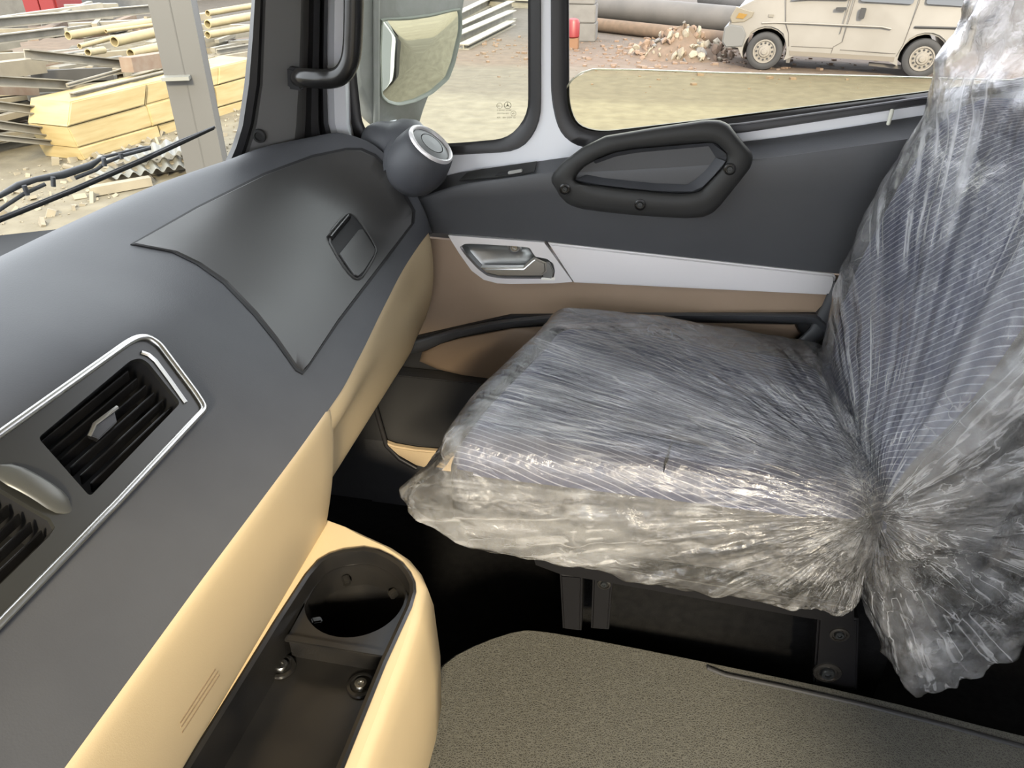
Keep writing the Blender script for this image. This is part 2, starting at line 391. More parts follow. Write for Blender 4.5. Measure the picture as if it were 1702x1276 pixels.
# engine tunnel between the seats
tun = [(-.30, -.60), (-.30, .80), (-.285, .85), (-.232, .90), (-.17, .94), (-.129, .946), (-.02, .944), (.185, .933), (.423, .917), (.664, .885), (1.2, .83), (1.2, -.60)]
tc_ = [Vector((x, y, .90)) for x, y in tun]
struct(slab('trim_2', tc_, (0, 0, .165), M['void'], bevel=.012))
mm_ = mat('mat_leathercloth', (.16, .155, .14), .55)
n = mm_.node_tree; b = n.nodes['Principled BSDF']
tc = n.nodes.new('ShaderNodeTexCoord')
vo = n.nodes.new('ShaderNodeTexVoronoi'); vo.feature = 'DISTANCE_TO_EDGE'; vo.inputs['Scale'].default_value = 260
nz = n.nodes.new('ShaderNodeTexNoise'); nz.inputs['Scale'].default_value = 70
ad = n.nodes.new('ShaderNodeVectorMath'); ad.operation = 'MULTIPLY_ADD'; ad.inputs[1].default_value = (.012, .012, .012)
n.links.new(tc.outputs['Object'], nz.inputs['Vector']); n.links.new(nz.outputs['Color'], ad.inputs[0]); n.links.new(tc.outputs['Object'], ad.inputs[2]); n.links.new(ad.outputs[0], vo.inputs['Vector'])
rp = n.nodes.new('ShaderNodeValToRGB'); rp.color_ramp.elements[0].color = (.125, .122, .105, 1); rp.color_ramp.elements[1].color = (.062, .060, .052, 1); rp.color_ramp.elements[1].position = .22
n.links.new(vo.outputs['Distance'], rp.inputs[0]); n.links.new(rp.outputs[0], b.inputs['Base Color'])
bp = n.nodes.new('ShaderNodeBump'); bp.inputs['Strength'].default_value = .7; bp.inputs['Distance'].default_value = .0015
n.links.new(vo.outputs['Distance'], bp.inputs['Height']); n.links.new(bp.outputs[0], b.inputs['Normal'])
mat_pts = [Vector((p.x, p.y, 1.065)) for p in smoothpoly([(x, y, 0) for x, y in tun], 1)]
fm = empty('floor_mat', (.3, .3, 1.065), 'grey crackled leathercloth mat covering the engine tunnel beside the seat', 'floor mat')
slab('mat_sheet', mat_pts, (0, 0, .015), mm_, fm, bevel=.005)
tube('edge_welt', [Vector((x, y - .012, 1.079)) for x, y in [(.17, .93), (.20, .921), (.3, .915), (.423, .905), (.55, .89), (.664, .873), (.9, .845)]], .005, 'blackm', fm, n=8)

# ================================================================== DASHBOARD
dash = empty('dashboard', (-.7, .3, .9), 'dark grey moulded truck dashboard with beige lower panel below the windscreen', 'dashboard')
ST = [  # Y, A..H as (X,Z)
 (-.73, [(-1.12,1.60),(-1.02,1.72),(-.93,1.79),(-.832,1.82),(-.71,1.815),(-.59,1.782),(-.505,1.70),(-.418,1.62)]),
 (.45,  [(-1.12,1.60),(-1.02,1.72),(-.93,1.79),(-.832,1.82),(-.71,1.815),(-.59,1.782),(-.505,1.70),(-.418,1.62)]),
 (.62,  [(-1.12,1.60),(-1.02,1.70),(-.93,1.78),(-.832,1.82),(-.71,1.814),(-.59,1.781),(-.505,1.70),(-.416,1.62)]),
 (.72,  [(-1.12,1.58),(-1.02,1.68),(-.93,1.77),(-.832,1.82),(-.715,1.812),(-.595,1.774),(-.507,1.698),(-.415,1.62)]),
 (.84,  [(-1.10,1.56),(-1.0,1.66),(-.92,1.76),(-.833,1.82),(-.72,1.805),(-.60,1.752),(-.505,1.687),(-.416,1.62)]),
 (.95,  [(-1.08,1.56),(-.98,1.66),(-.91,1.76),(-.829,1.82),(-.725,1.80),(-.60,1.738),(-.502,1.680),(-.425,1.622)]),
 (1.10, [(-1.06,1.56),(-.97,1.66),(-.90,1.76),(-.818,1.82),(-.72,1.80),(-.60,1.738),(-.502,1.682),(-.438,1.632)]),
 (1.25, [(-1.02,1.56),(-.93,1.66),(-.85,1.76),(-.777,1.822),(-.70,1.80),(-.59,1.744),(-.50,1.690),(-.447,1.645)]),
 (1.33, [(-.98,1.56),(-.88,1.68),(-.80,1.78),(-.73,1.832),(-.655,1.816),(-.57,1.772),(-.487,1.712),(-.441,1.660)]),
 (1.38, [(-.90,1.56),(-.80,1.70),(-.72,1.80),(-.635,1.846),(-.57,1.845),(-.515,1.815),(-.455,1.735),(-.434,1.670)])]
ysn = [s[0] for s in ST]; ctl = np.array([[c for p in s[1] for c in p] for s in ST])
YS = list(np.arange(-.73, .44, .06)) + list(np.arange(.44, 1.381, .0125)) + [1.38]
rows = []
PL_C = Vector((-.583, 0, 1.780)); PL_D = Vector((.078, 0, -.080))   # vent face: top line and the way down
VN = Vector((.080, 0, .078)).normalized()
def vt(p):   # sight line -> (Y, t) on the vent face
    q = onP(p, PL_C, VN); d = q - PL_C; return q.y, d.dot(PL_D) / PL_D.length_squared
def vp(y, t, o=0.0): return PL_C + PL_D * t + Vector((0, y, 0)) + VN * o
for y in YS:
    c = pchip(ysn, ctl, y)[0].reshape(8, 2); c = catmull([(a, b) for a, b in c], 7)
    rows.append([Vector((p[0], y, p[1])) for p in c])
# cut the dash open behind the vent face
bez_px = [(-160, 840), (205, 578), (222, 569), (240, 568), (258, 580), (318, 660), (331, 680), (332, 688), (322, 698), (180, 850), (-160, 1165)]
bz = [vt(p) for p in bez_px]; bz[0] = (.16, bz[1][1]); bz[-1] = (.16, bz[-2][1])
print('bezel YT', [(round(a, 3), round(b, 3)) for a, b in bz])
def inpoly(x, y, poly):
    r = False; j = len(poly) - 1
    for i in range(len(poly)):
        (xi, yi), (xj, yj) = poly[i], poly[j]
        if (yi > y) != (yj > y) and x < (xj - xi) * (y - yi) / (yj - yi) + xi: r = not r
        j = i
    return r
v = [p for r in rows for p in r]; f = []; nn = len(rows[0])
for i in range(len(rows) - 1):
    for j in range(nn - 1):
        q = (i*nn+j, i*nn+j+1, (i+1)*nn+j+1, (i+1)*nn+j)
        c = (v[q[0]] + v[q[1]] + v[q[2]] + v[q[3]]) / 4; t = (c - PL_C).dot(PL_D) / PL_D.length_squared
        if abs((c - PL_C).dot(VN)) < .03 and all(inpoly(v[a].y, (v[a] - PL_C).dot(PL_D) / PL_D.length_squared, bz) for a in q): continue
        f.append(q)
# end cap towards the door, lower lip
er = rows[-1]; k0 = len(v)
v += [Vector((p.x - .0, 1.392, p.z - .012)) for p in er]; v += [Vector((p.x * .5 - .36, 1.395, p.z - .06)) for p in er]
for a in range(2):
    for j in range(nn - 1):
        s0 = (len(rows)-1)*nn if a == 0 else k0; s1 = k0 + a * nn
        f.append((s0+j, s0+j+1, s1+j+1, s1+j))
me = bpy.data.meshes.new('upper_pad'); me.from_pydata([tuple(p) for p in v], [], f); me.validate()
bb = bmesh.new(); bb.from_mesh(me); bmesh.ops.recalc_face_normals(bb, faces=bb.faces); bb.to_mesh(me)
full = BVHTree.FromPolygons([tuple(p) for p in v], f)
bb.free()
up = link(me, 'upper_pad', 'dash', dash, True, 60)
shf = [onZ((-120, 400), 1.755), onZ((0, 391), 1.755), onZ((92, 381), 1.755)]
slab('defroster_shelf', shf + [Vector((-.88, 1.0, 1.755)), Vector((-.88, -.7, 1.755)), Vector((-1.10, -.7, 1.755)), Vector((-1.12, .3, 1.755))], (0, 0, -.01), 'gap', dash)
# sun-visor side gap line: lower lip of the dark pad
def rowat(y, k): # k-th profile point at y
    c = pchip(ysn, ctl, y)[0].reshape(8, 2); return c[k]
# glove box lid
lid_px = [(221, 407), (330, 346), (440, 292), (520, 262), (575, 250), (600, 250), (622, 260), (642, 280), (668, 320), (686, 352), (684, 372), (640, 430), (560, 535), (512, 608), (503, 618), (492, 612), (460, 566), (425, 522), (375, 470), (330, 439), (290, 420)]
def grow(pts, c, d): return [tuple(V2(p) + (V2(p) - V2(c)).normalized() * d) for p in pts]
surf_patch('lid_gap_shade', grow(lid_px, (520, 420), 4.5), full, .0016, 'gap', dash, (520, 420), depth=.001, lip=.0003)  # slightly larger dark patch stands in for the shadow in the lid gap
lid = surf_patch('glovebox_lid', lid_px, full, .0035, 'dash2', dash, (520, 420), depth=.004, lip=.002)
# latch
lat = [(541, 396), (572, 359), (583, 357), (596, 368), (622, 412), (624, 424), (602, 462), (594, 467), (584, 464), (566, 441)]
def on_dash(p, o=0.0):
    r = ray(*p).normalized(); h = full.ray_cast(CAM, r); q = h[1] if h[1].dot(r) < 0 else -h[1]; return h[0] + q * o
surf_patch('latch_recess', lat, full, .0042, 'gap', lid, None, 3, .001, .0004)
surf_patch('latch_paddle', [(562, 427), (594, 387), (600, 386), (620, 418), (620, 425), (600, 457), (592, 464), (586, 462)], full, .0085, 'dash2', lid, None, 3, .001, .0012)
tube('latch_rim', [on_dash(p, .0045) for p in smoothpoly([(p[0], p[1], 0) for p in lat], 1) and [(q.x, q.y) for q in smoothpoly([(p[0], p[1], 0) for p in lat], 1)]], .0022, 'dash2', lid, n=6, cyc=True)
tube('latch_roll', [on_dash(p, .006) for p in [(547, 400), (555, 390), (566, 377), (577, 364)]], .0055, 'black', lid, n=8)

# ---- vent panel
bzs = [vt(p) for p in rnd(bez_px, 9)]; tl_, bl_ = vt(bez_px[1])[1], vt(bez_px[-2])[1]; bzs = [(.16, tl_)] + [q for q in bzs if q[0] > .30] + [(.16, bl_)]
bzr = [vp(a, t, .003) for a, t in bzs]
op1 = rnd([(57, 735), (212, 605), (228, 602), (240, 609), (294, 676), (143, 832)], 8)
o1 = [vt(p) for p in op1]
print('open', [(round(a, 3), round(b, 3)) for a, b in [vt(p) for p in [(57,735),(226,600),(294,676),(143,832),(0,808),(79,890),(0,958)]]])
t0 = vt((57, 735))[1]; t1 = vt((143, 832))[1]
e0 = vt((0, 808)); e1 = vt((79, 890)); ye = (e0[0] + e1[0]) / 2
Wd = vt((226, 600))[0] - vt((57, 735))[0]
o2 = [(ye - Wd, t0), (ye - .012, t0), (ye - .003, t0 + .06), (ye + .004, t1 - .10), (ye, t1 - .02), (ye - .01, t1), (ye - Wd, t1)]
vb = slab('vent_bezel', bzr, VN * .006, 'bezel', dash, holes=[[vp(a, t, .003) for a, t in o1], [vp(a, t, .003) for a, t in o2]])
tube('chrome_trim', [vp(a, t, .010) for a, t in bzs], .0042, 'chrome', vb, n=8, cyc=True)
tube('chrome_accent', [vp(*vt(p), .010) for p in [(228, 593), (240, 597), (252, 607), (275, 638), (302, 676)]], .0024, 'chrome', vb, n=6)
# cavities, slats, tabs
def cavity(pl_, nm):
    rr_ = [[vp(a, t, o) for a, t in pl_] for o in (.003, -.05)]
    return loft(nm, rr_, 'gap', vb, True, (False, True), False)
cavity(o1, 'vent_duct'); cavity(o2, 'vent_duct')
for (ya, yb, n_) in ((vt((57, 735))[0] + .0, vt((294, 676))[0] - .0, 6), (ye - Wd, ye, 6)):
    for k in range(n_):
        t = t0 + (t1 - t0) * (k + .55) / n_
        c = [vp(ya + .003, t, -.006), vp(yb - .004, t, -.006)]
        beam('vent_slat', c[0], c[1], .013, .0022, 'black', vb, up=(PL_D.normalized() * .8 + VN * .55), bevel=.0007)
tp = [vp(*vt((144, 729)), .006), vp(*vt((149, 714)), .012), vp(*vt((186, 686)), .012)]
tube('vane_tab', tp, .0022, 'chrome', vb, n=6)
slab('vane_tab_body', [vp(*vt((144, 728)), .0), vp(*vt((149, 716)), .0), vp(*vt((186, 688)), .0), vp(*vt((190, 706)), .0), vp(*vt((160, 735)), 0)], VN * .007, 'black', vb, bevel=.001)
# satin bulge between the two vents, its paler grey standing in for a highlight
pb = []
for k in range(9):
    s = k / 8; tt = t0 - .04 + (t1 - t0 + .02) * s; yy = ye + .012 + .010 * s; pb.append(vp(yy, tt, .008 + .006 * math.sin(PI * s)))
tube('vent_divider', pb, [.003, .010, .012, .012, .012, .012, .012, .010, .003], mat('divider_highlight', (.10, .10, .09), .34, .3), vb, n=16, flat=.28, up=VN)

# ---- beige lower panel (near) and end panel (far)
def strip(name, ysl, prof, mt, par, per=5, endr=0.0, cap=None):
    rows = []
    for i, y in enumerate(ysl):
        c = catmull(prof(y), per); rows.append([Vector((p[0], y, p[1])) for p in c])
    if endr:   # roll the end inwards
        r = rows[-1]
        for a in (.3, .6, 1.0):
            rows.append([Vector((p.x - endr * (1 - math.cos(a * PI / 2)), r[0].y + endr * math.sin(a * PI / 2), p.z)) for p in r])
        rows.append([Vector((p.x - .06, p.y, p.z)) for p in rows[-1]])
    return loft(name, rows, mt, par, False, (False, False), True, 50), rows
def near_prof(y):
    hx, hz = rowat(y, 7); return [(hx - .02, hz + .001), (hx + .003, hz - .006), (hx - .003, 1.53), (-.440, 1.43), (-.452, 1.398), (-.475, 1.382), (-.53, 1.38)]
def far_prof(y):
    hx, hz = rowat(y, 7); s = max(0, (y - 1.28) / .10)
    return [(hx - .02, hz + .001), (hx - .002, hz - .006), (hx + .001 + .003 * s, 1.585 + .015 * s), (-.440 - .0 * s, 1.54 - .02 * s), (-.455 - .02 * s, 1.455 - .02 * s), (-.475 - .03 * s, 1.44 - .02 * s), (-.55, 1.44)]
lp, lprows = strip('lower_panel', list(np.linspace(-.7, .80, 40)), near_prof, 'beige', dash, 5, .022)
strip('lower_end_panel', list(np.linspace(.77, 1.375, 30)), far_prof, 'beige', dash, 5, .012)
lb = BVHTree.FromPolygons([tuple(p) for r in lprows for p in r], [(i*len(lprows[0])+j, i*len(lprows[0])+j+1, (i+1)*len(lprows[0])+j+1, (i+1)*len(lprows[0])+j) for i in range(len(lprows)-1) for j in range(len(lprows[0])-1)])
for (a, c) in (((299, 1201), (357, 1112)), ((300.5, 1208), (361, 1116)), ((302, 1217), (364, 1121))):
    ps = []
    for k in range(5):
        q = V2(a).lerp(V2(c), k / 4); h = lb.ray_cast(CAM, ray(q.x, q.y).normalized()); ps.append(h[0])
    if all(p is not None for p in ps): tube('panel_slot', ps, .0011, mat('slot_shade', (.20, .14, .08), .7), lp, n=6)
# dark under-dash body behind the beige panel
box('under_dash_body', (-1.10, -.72, 1.30), (-.60, 1.37, 1.60), 'blackm', dash)

# ---- round side demister pod at the door end of the dash
pn = (RV * .60 + UV * .55 - FV * .58).normalized()
pc = onY((716, 241), 1.37)
pod = lathe('demister_pod', pc, pn, [(.0, -.105), (.035, -.10), (.051, -.08), (.057, -.055), (.057, -.032), (.053, -.014), (.050, -.003), (.046, .0)], 'dash', dash, 40, (False, False), 60)
lathe('chrome_ring', pc, pn, [(.0465, -.004), (.047, .003), (.044, .006), (.040, .004), (.039, -.004)], 'silver', pod, 48, (False, False), 60)
lathe('vent_disc', pc, pn, [(.039, -.002), (.038, .001), (.024, .0045), (.0235, .0025), (.022, .0045), (.0, .0055)], 'dash2', pod, 40, (True, False), 30)
# collar that runs from the pod down to the dash end
lobe = [pc + pn * -.070, onY((700, 272), 1.40), onY((692, 284), 1.41), onY((684, 296), 1.42)]
tube('pod_collar', catmull(lobe, 4), [.030, .044, .050, .053, .054, .054, .053, .052, .050, .048, .045, .038, .03], 'dash', dash, n=28)
lobe = [pc + pn * -.085, onY((682, 246), 1.415), onY((655, 240), 1.43), onY((628, 236), 1.44), onY((606, 236), 1.44)]
tube('pod_shoulder', catmull(lobe, 4), [.045, .049, .051, .052, .051, .050, .048, .044, .043, .042, .041, .040, .038, .035, .031, .026, .02], 'dash', dash, n=28)

# ================================================================== STORAGE CONSOLE
con = empty('storage_console', (-.36, .4, .9), 'beige storage bin with black cup holder tray below the dashboard', 'storage bin')
TZ = 1.40
o_px = [(545, 862), (575, 873), (605, 886), (651, 907), (678, 925), (697, 948), (708, 974), (716, 1010)]
oo = [onZ(p, TZ) for p in o_px]
oo = [Vector((-.50, .80, TZ)), Vector((-.46, .825, TZ))] + [Vector((p.x, p.y, TZ)) for p in oo]
oo[-1] = Vector((-.256, .66, TZ))
oo += [Vector((-.254, .60, TZ)), Vector((-.252, -.3, TZ)), Vector((-.50, -.3, TZ))]
outl = oo
ti_px = [(507, 956), (528, 932), (547, 921), (570, 914), (605, 910), (630, 915), (651, 925), (669, 937), (682, 953), (690, 970), (691, 985), (684, 1010), (641, 1104)]
ti = [onZ(p, TZ) for p in ti_px]
ti += [Vector((-.276, .35, TZ)), Vector((-.274, -.25, TZ)), Vector((-.452, -.25, TZ)), Vector((-.449, .41, TZ)), Vector((-.443, .62, TZ))]
ti = [Vector((p.x, p.y, TZ)) for p in ti]
def inset0(pl_, d): 
    c0 = Vector((-.36, .4, 0)); return [Vector((p.x + (-d if p.x > -.45 else 0), p.y - (d if p.y > .55 and p.x > -.49 else 0), p.z)) for p in pl_]
sh = slab('bin_shell', [Vector((p.x + (-.009 if p.x > -.40 else 0), p.y + (-.0036 if p.y > .5 else 0), p.z)) for p in outl], (0, 0, -.012), 'beige', con, holes=[ti])
def shrinkz(pl_, z, dx): # side wall rows: nearly vertical with a soft bulge
    c = Vector((-.38, .3, 0)); return [Vector((p.x + (dx if p.x > -.40 else 0), p.y + (dx * .4 if p.y > .5 else 0), z)) for p in pl_]
loft('side_wall', [shrinkz(outl, TZ - .0002, -.009), shrinkz(outl, TZ - .0012, -.005), shrinkz(outl, TZ - .004, -.001), shrinkz(outl, TZ - .009, .0025), shrinkz(outl, 1.36, .008), shrinkz(outl, 1.25, .012), shrinkz(outl, 1.13, .008), shrinkz(outl, 1.10, -.002), shrinkz(outl, 1.095, -.03)], 'beige', con, True, (False, False), True, 50)
def inset(pl_, d, z):
    out = []; n = len(pl_)
    for i in range(n):
        a, b_, c = pl_[i-1], pl_[i], pl_[(i+1) % n]; t = (c - a); t.z = 0; t.normalize(); nn_ = Vector((-t.y, t.x, 0))
        out.append((b_, nn_))
    cen = Vector((-.36, .4, z))
    area = sum(pl_[i].x * pl_[(i+1) % n].y - pl_[(i+1) % n].x * pl_[i].y for i in range(n)); s = 1 if area > 0 else -1
    return [Vector((b_.x + nn_.x * d * s, b_.y + nn_.y * d * s, z)) for b_, nn_ in out]
loft('tray_rim', [inset(ti, 0, TZ - .014), inset(ti, -.001, TZ + .002), inset(ti, .003, TZ + .004), inset(ti, .008, TZ + .002), inset(ti, .010, TZ - .008), inset(ti, .011, TZ - .065)], 'black', con, True, (False, False), True, 40)
# tray floor with cup opening
cz = TZ - .022
cc = onZ((591, 992), cz); cr_ = .5 * (onZ((507, 1016), cz) - onZ((676, 970), cz)).length * .98
circ = [Vector((cc.x + cr_ * math.cos(2*PI*k/40), cc.y + cr_ * math.sin(2*PI*k/40), cz)) for k in range(40)]
print('cup', cc, cr_)
din = inset(ti, .0112, cz)
yd = onZ((554, 1068), cz).y
topp = [p for p in din if p.y > yd]
i0 = 0
shelf = [Vector((p.x, p.y, cz)) for p in din if p.y > yd + .01]
# order: keep loop order as in din, starting after the cut
idx = [i for i, p in enumerate(din) if p.y > yd + .01]; st = [i for i in idx if (i - 1) % len(din) not in idx][0]
seq = []; i = st
while i in idx: seq.append(din[i]); i = (i + 1) % len(din)
x0, x1 = seq[0].x, seq[-1].x
shelf = seq + [Vector((x1, yd, cz)), Vector((x0, yd, cz))]
slab('cup_shelf', shelf, (0, 0, -.004), 'black', con, holes=[circ])
loft('cup_wall', [[Vector((p.x, p.y, cz)) for p in circ], [Vector((cc.x + (p.x-cc.x)*.97, cc.y + (p.y-cc.y)*.97, cz - .004)) for p in circ], [Vector((cc.x + (p.x-cc.x)*.90, cc.y + (p.y-cc.y)*.90, cz - .15)) for p in circ], [Vector((cc.x + (p.x-cc.x)*.84, cc.y + (p.y-cc.y)*.84, cz - .155)) for p in circ]], 'black', con, True, (False, True), True, 40)
fz = TZ - .062
slab('tray_floor', [Vector((max(x0,x1)+.006, yd + .002, fz)), Vector((min(x0,x1)-.02, yd + .002, fz)), Vector((min(x0,x1)-.02, -.24, fz)), Vector((max(x0,x1)+.006, -.24, fz))], (0, 0, -.004), 'black', con)
beam('tray_divider', Vector((x0, yd, (cz + fz) / 2)), Vector((x1, yd, (cz + fz) / 2)), .004, cz - fz + .004, 'black', con, bevel=.001)
beam('tray_rib', Vector((x0, yd - .006, cz + .002)), Vector((x1, yd - .006, cz + .002)), .010, .004, 'black', con, bevel=.001)
def screw(name, c, ax, r, par, mt='steel', washer=None):
    u, v_, a = frame(ax); c = Vector(c)
    if washer: lathe('screw_seat', c, ax, [(r*2.0, -.001), (r*1.9, .0022), (r*1.5, .003), (r*1.35, .0005), (r*.9, .0005)], washer, par, 24, (False, True))
    s = lathe(name, c, ax, [(r, 0), (r, r*.35), (r*.82, r*.62), (r*.45, r*.62), (r*.38, r*.28), (0, r*.25)], mt, par, 20, (True, False), 35)
    return s
for p in ((468, 1108), (600, 1139)): screw('screw', onZ(p, fz + .002), (0, 0, 1), .0095, con, 'steel', 'black')
screw('screw', onZ((628, 1018), cz - .148), (0, 0, 1), .006, con, 'darksteel', 'black')
for p, zz in (((574, 960), cz - .02), ((526, 1032), cz - .02), ((664, 979), cz - .03)):
    q = onZ(p, zz); d = (Vector((cc.x, cc.y, zz)) - Vector((q.x, q.y, zz))).normalized(); w0 = Vector((cc.x, cc.y, zz)) - d * cr_ * .93
    beam('cup_clip', w0, w0 + d * .014 + Vector((0, 0, -.004)), .011, .012, 'black', con, bevel=.002)

# ================================================================== PASSENGER DOOR
door = struct(empty('door_1', (0, 1.45, .95)))
DY = 1.42
def D(p, y=DY): return onY(p, y)
# painted metal inner frame with two window openings
FY = 1.455
qh = rnd([(566, -260), (568, 60), (571, 140), (583, 218), (620, 262), (755, 255), (866, 249), (897, 205), (896, -260)], 34)
mh = rnd([(916, -260), (917, 165), (932, 222), (968, 246), (1239, 219), (1515, 176), (1850, 126), (1850, -260)], 30)
outer = [(470, -330), (500, 300), (690, 345), (1800, 330), (1960, 200), (1960, -330)]
slab('door_frame', [D(p, FY) for p in outer], (0, .045, 0), 'lilac', door, holes=[[D(p, FY) for p in qh], [D(p, FY) for p in mh]])
# soft rounded flange rolls round the openings
def ringpx(name, pxo, pxi, y0, dy, mt, par, rise=.006):
    no = pxo; ni = pxi
    rows = [[D(p, y0 + .004) for p in no], [D(p, y0 - rise) for p in [tuple(V2(a).lerp(V2(b_), .15)) for a, b_ in zip(no, ni)]], [D(p, y0 - rise) for p in [tuple(V2(a).lerp(V2(b_), .75)) for a, b_ in zip(no, ni)]], [D(p, y0) for p in ni], [D(p, y0 + dy) for p in ni]]
    return loft(name, rows, mt, par, True, (False, False), True, 50)
win2 = struct(empty('window_2', (-.4, 1.46, 1.9)))
qo = rnd([(563, -260), (565, 60), (569, 140), (580, 222), (620, 266), (755, 259), (868, 253), (901, 205), (900, -260)], 34)
qi = rnd([(588, -260), (589, 60), (592, 118), (603, 215), (640, 240), (755, 238), (846, 230), (878, 190), (877, -260)], 26)
ringpx('window_seal', qo, qi, FY, .03, 'rubber', win2)
slab('glass_pane', [D(p, FY + .022) for p in grow(qi, (740, 60), 5)], (0, .004, 0), 'glass', win2)
win3 = struct(empty('window_3', (.2, 1.46, 1.9)))
mo = rnd([(913, -260), (914, 165), (928, 224), (966, 250), (1239, 222), (1515, 179), (1850, 129), (1850, -260)], 30)
mi = rnd([(941, -260), (942, 175), (956, 210), (994, 221), (1202, 198), (1524, 156), (1830, 112), (1830, -260)], 26)
ringpx('window_seal', mo, mi, FY, .035, 'rubber', win3)
slab('glass_run', [D(p, FY + .03) for p in grow(mi, (1300, 60), 3)], (0, .006, 0), 'rubber', win3, holes=[[D(p, FY + .03) for p in grow(mi, (1300, 60), -4)]])
tube('seal_lip', [D(p, FY - .008) for p in [(1000, 232), (1100, 219), (1239, 205), (1400, 182), (1515, 165), (1700, 139)]], .0022, mat('lip_grey', (.12, .12, .13), .3), win3, n=6)
gp = rnd([(925, 260), (933, 165), (950, 132), (985, 114), (1200, 121), (1500, 128), (1835, 138), (1850, 170), (1850, 260)], 16)
slab('glass_pane', [D(p, FY + .020) for p in gp], (0, .005, 0), 'tint', win3)
tube('pane_edge', [D(p, FY + .0225) for p in [(936, 160), (941, 146), (951, 132), (966, 121), (985, 115), (1060, 116), (1200, 121), (1500, 128), (1700, 134)]], .0016, 'edge', win3, n=6)
# printing on the quarter glass: round mark, star emblem and small approval text
INK = mat('printed_ink', (.10, .085, .05), .8)
gy = FY + .0215
def pr_ring(c, rp, wpx): 
    tube('printed_ring', [D((c[0] + rp * math.cos(a), c[1] + rp * math.sin(a)), gy) for a in np.linspace(0, 2*PI, 28, endpoint=False)], wpx, INK, win2, n=5, cyc=True)
pr_ring((843.7, 175), 5.6, .00045); pr_ring((830.2, 175.8), 4.6, .0003); pr_ring((853.4, 188.5), 4.2, .0003)
for a in (90, 210, 330):
    d = Vector((math.cos(math.radians(a)), -math.sin(math.radians(a)))); s = Vector((-d.y, d.x))
    c = V2((843.7, 175))
    slab('printed_star', [D(tuple(c + s * .9), gy), D(tuple(c + d * 5.5), gy), D(tuple(c - s * .9), gy)], (0, -.0003, 0), INK, win2)
def text(body, p, hpx, par, mt, y, wpx=None):
    cu = bpy.data.curves.new('lettering', 'FONT'); cu.body = body; cu.size = 1
    t = bpy.data.objects.new('lettering_source', cu); COL.objects.link(t)
    bpy.context.view_layer.update(); dg = bpy.context.evaluated_depsgraph_get()
    me = bpy.data.meshes.new_from_object(t.evaluated_get(dg)); bpy.data.objects.remove(t)
    xs = [v.co.x for v in me.vertices]; wd = max(xs) - min(xs); sx = (wpx / wd) if wpx else hpx * 1.4
    sy = hpx * 1.4
    for v_ in me.vertices: v_.co = D((p[0] + (v_.co.x - min(xs)) * sx, p[1] - v_.co.y * sy), y)
    return link(me, 'lettering', mt, par)
text('E1', (827, 177.6), 3.4, win2, INK, gy - .0002)
text('E 000467 07080', (826, 184), 2.2, win2, INK, gy - .0002, 24)
text('000704-001', (826.5, 189.6), 2.2, win2, INK, gy - .0002, 19)
text('e5', (851, 190), 3.2, win2, INK, gy - .0002)
text('43R - 001 DOT 10', (825.5, 196.5), 2.6, win2, INK, gy - .0002, 31)

# upper dark panel: ledge and face
RID = [(560, 360), (702, 326), (760, 308), (850, 295), (913, 286), (1000, 282), (1263, 264), (1380, 249), (1494, 233), (1650, 208), (1800, 184)]
BCK = [(560, 300), (702, 300), (768, 286), (850, 275), (930, 263), (1000, 255), (1239, 235), (1380, 216), (1512, 195), (1660, 172), (1800, 150)]
BOT = [(560, 378), (690, 386), (760, 389), (840, 395), (908, 401), (1000, 412), (1263, 441), (1385, 454), (1500, 465), (1650, 480), (1800, 495)]
def crv(pts, n_=60):
    xs = [p[0] for p in pts]; X = np.linspace(xs[0], xs[-1], n_); Y_ = pchip(xs, [p[1] for p in pts], X)[:, 0]; return list(zip(X, Y_))
r0, r1, r2 = crv(BCK), crv(RID), crv(BOT)
rows = [[D(p, FY + .004) for p in r0], [D(p, FY - .006) for p in r0], [D(p, DY - .012).lerp(D(p, DY - .012), 0) for p in [tuple(V2(a).lerp(V2(b_), .96)) for a, b_ in zip(r0, r1)]], [D(p, DY - .018) for p in [tuple(V2(a).lerp(V2(b_), .0)) for a, b_ in zip(r1, r2)]]]
for s in (.06, .3, .6, 1.0): rows.append([D(tuple(V2(a).lerp(V2(b_), s)), DY - .021 + .022 * max(0, s - .06)) for a, b_ in zip(r1, r2)])
rows.append([D(p, DY + .02) for p in r2])
loft('upper_panel', rows, 'door', door, False, (False, False), True, 50)
# switch plate on the ledge
bx_, by_ = [p[0] for p in BCK], [p[1] for p in BCK]; rx_, ry_ = [p[0] for p in RID], [p[1] for p in RID]
def ledge(p, up_=.002):
    yb_ = pchip(bx_, by_, p[0])[0, 0]; yr_ = pchip(rx_, ry_, p[0])[0, 0]; s_ = min(1, max(0, (p[1] - yb_) / (yr_ - yb_)))
    return D(p, (FY - .006) * (1 - s_) + (DY - .0125) * s_) + Vector((0, -.001, up_))
sw = slab('switch_plate', [ledge(p) for p in dens([(764, 302), (776, 290), (800, 284), (893, 271), (888, 288), (826, 297)], 12)], (0, -.0005, .002), 'bezeld', door)
slab('switch_slot', [ledge(p, .0045) for p in [(823, 296), (830, 290), (868, 285), (862, 291)]], (0, 0, .0006), 'gap', sw)
beam('switch_rocker', ledge((845, 293.0), .007), ledge((868, 289), .007), .008, .005, mat('rocker_grey', (.35, .35, .33), .4), sw, bevel=.001)
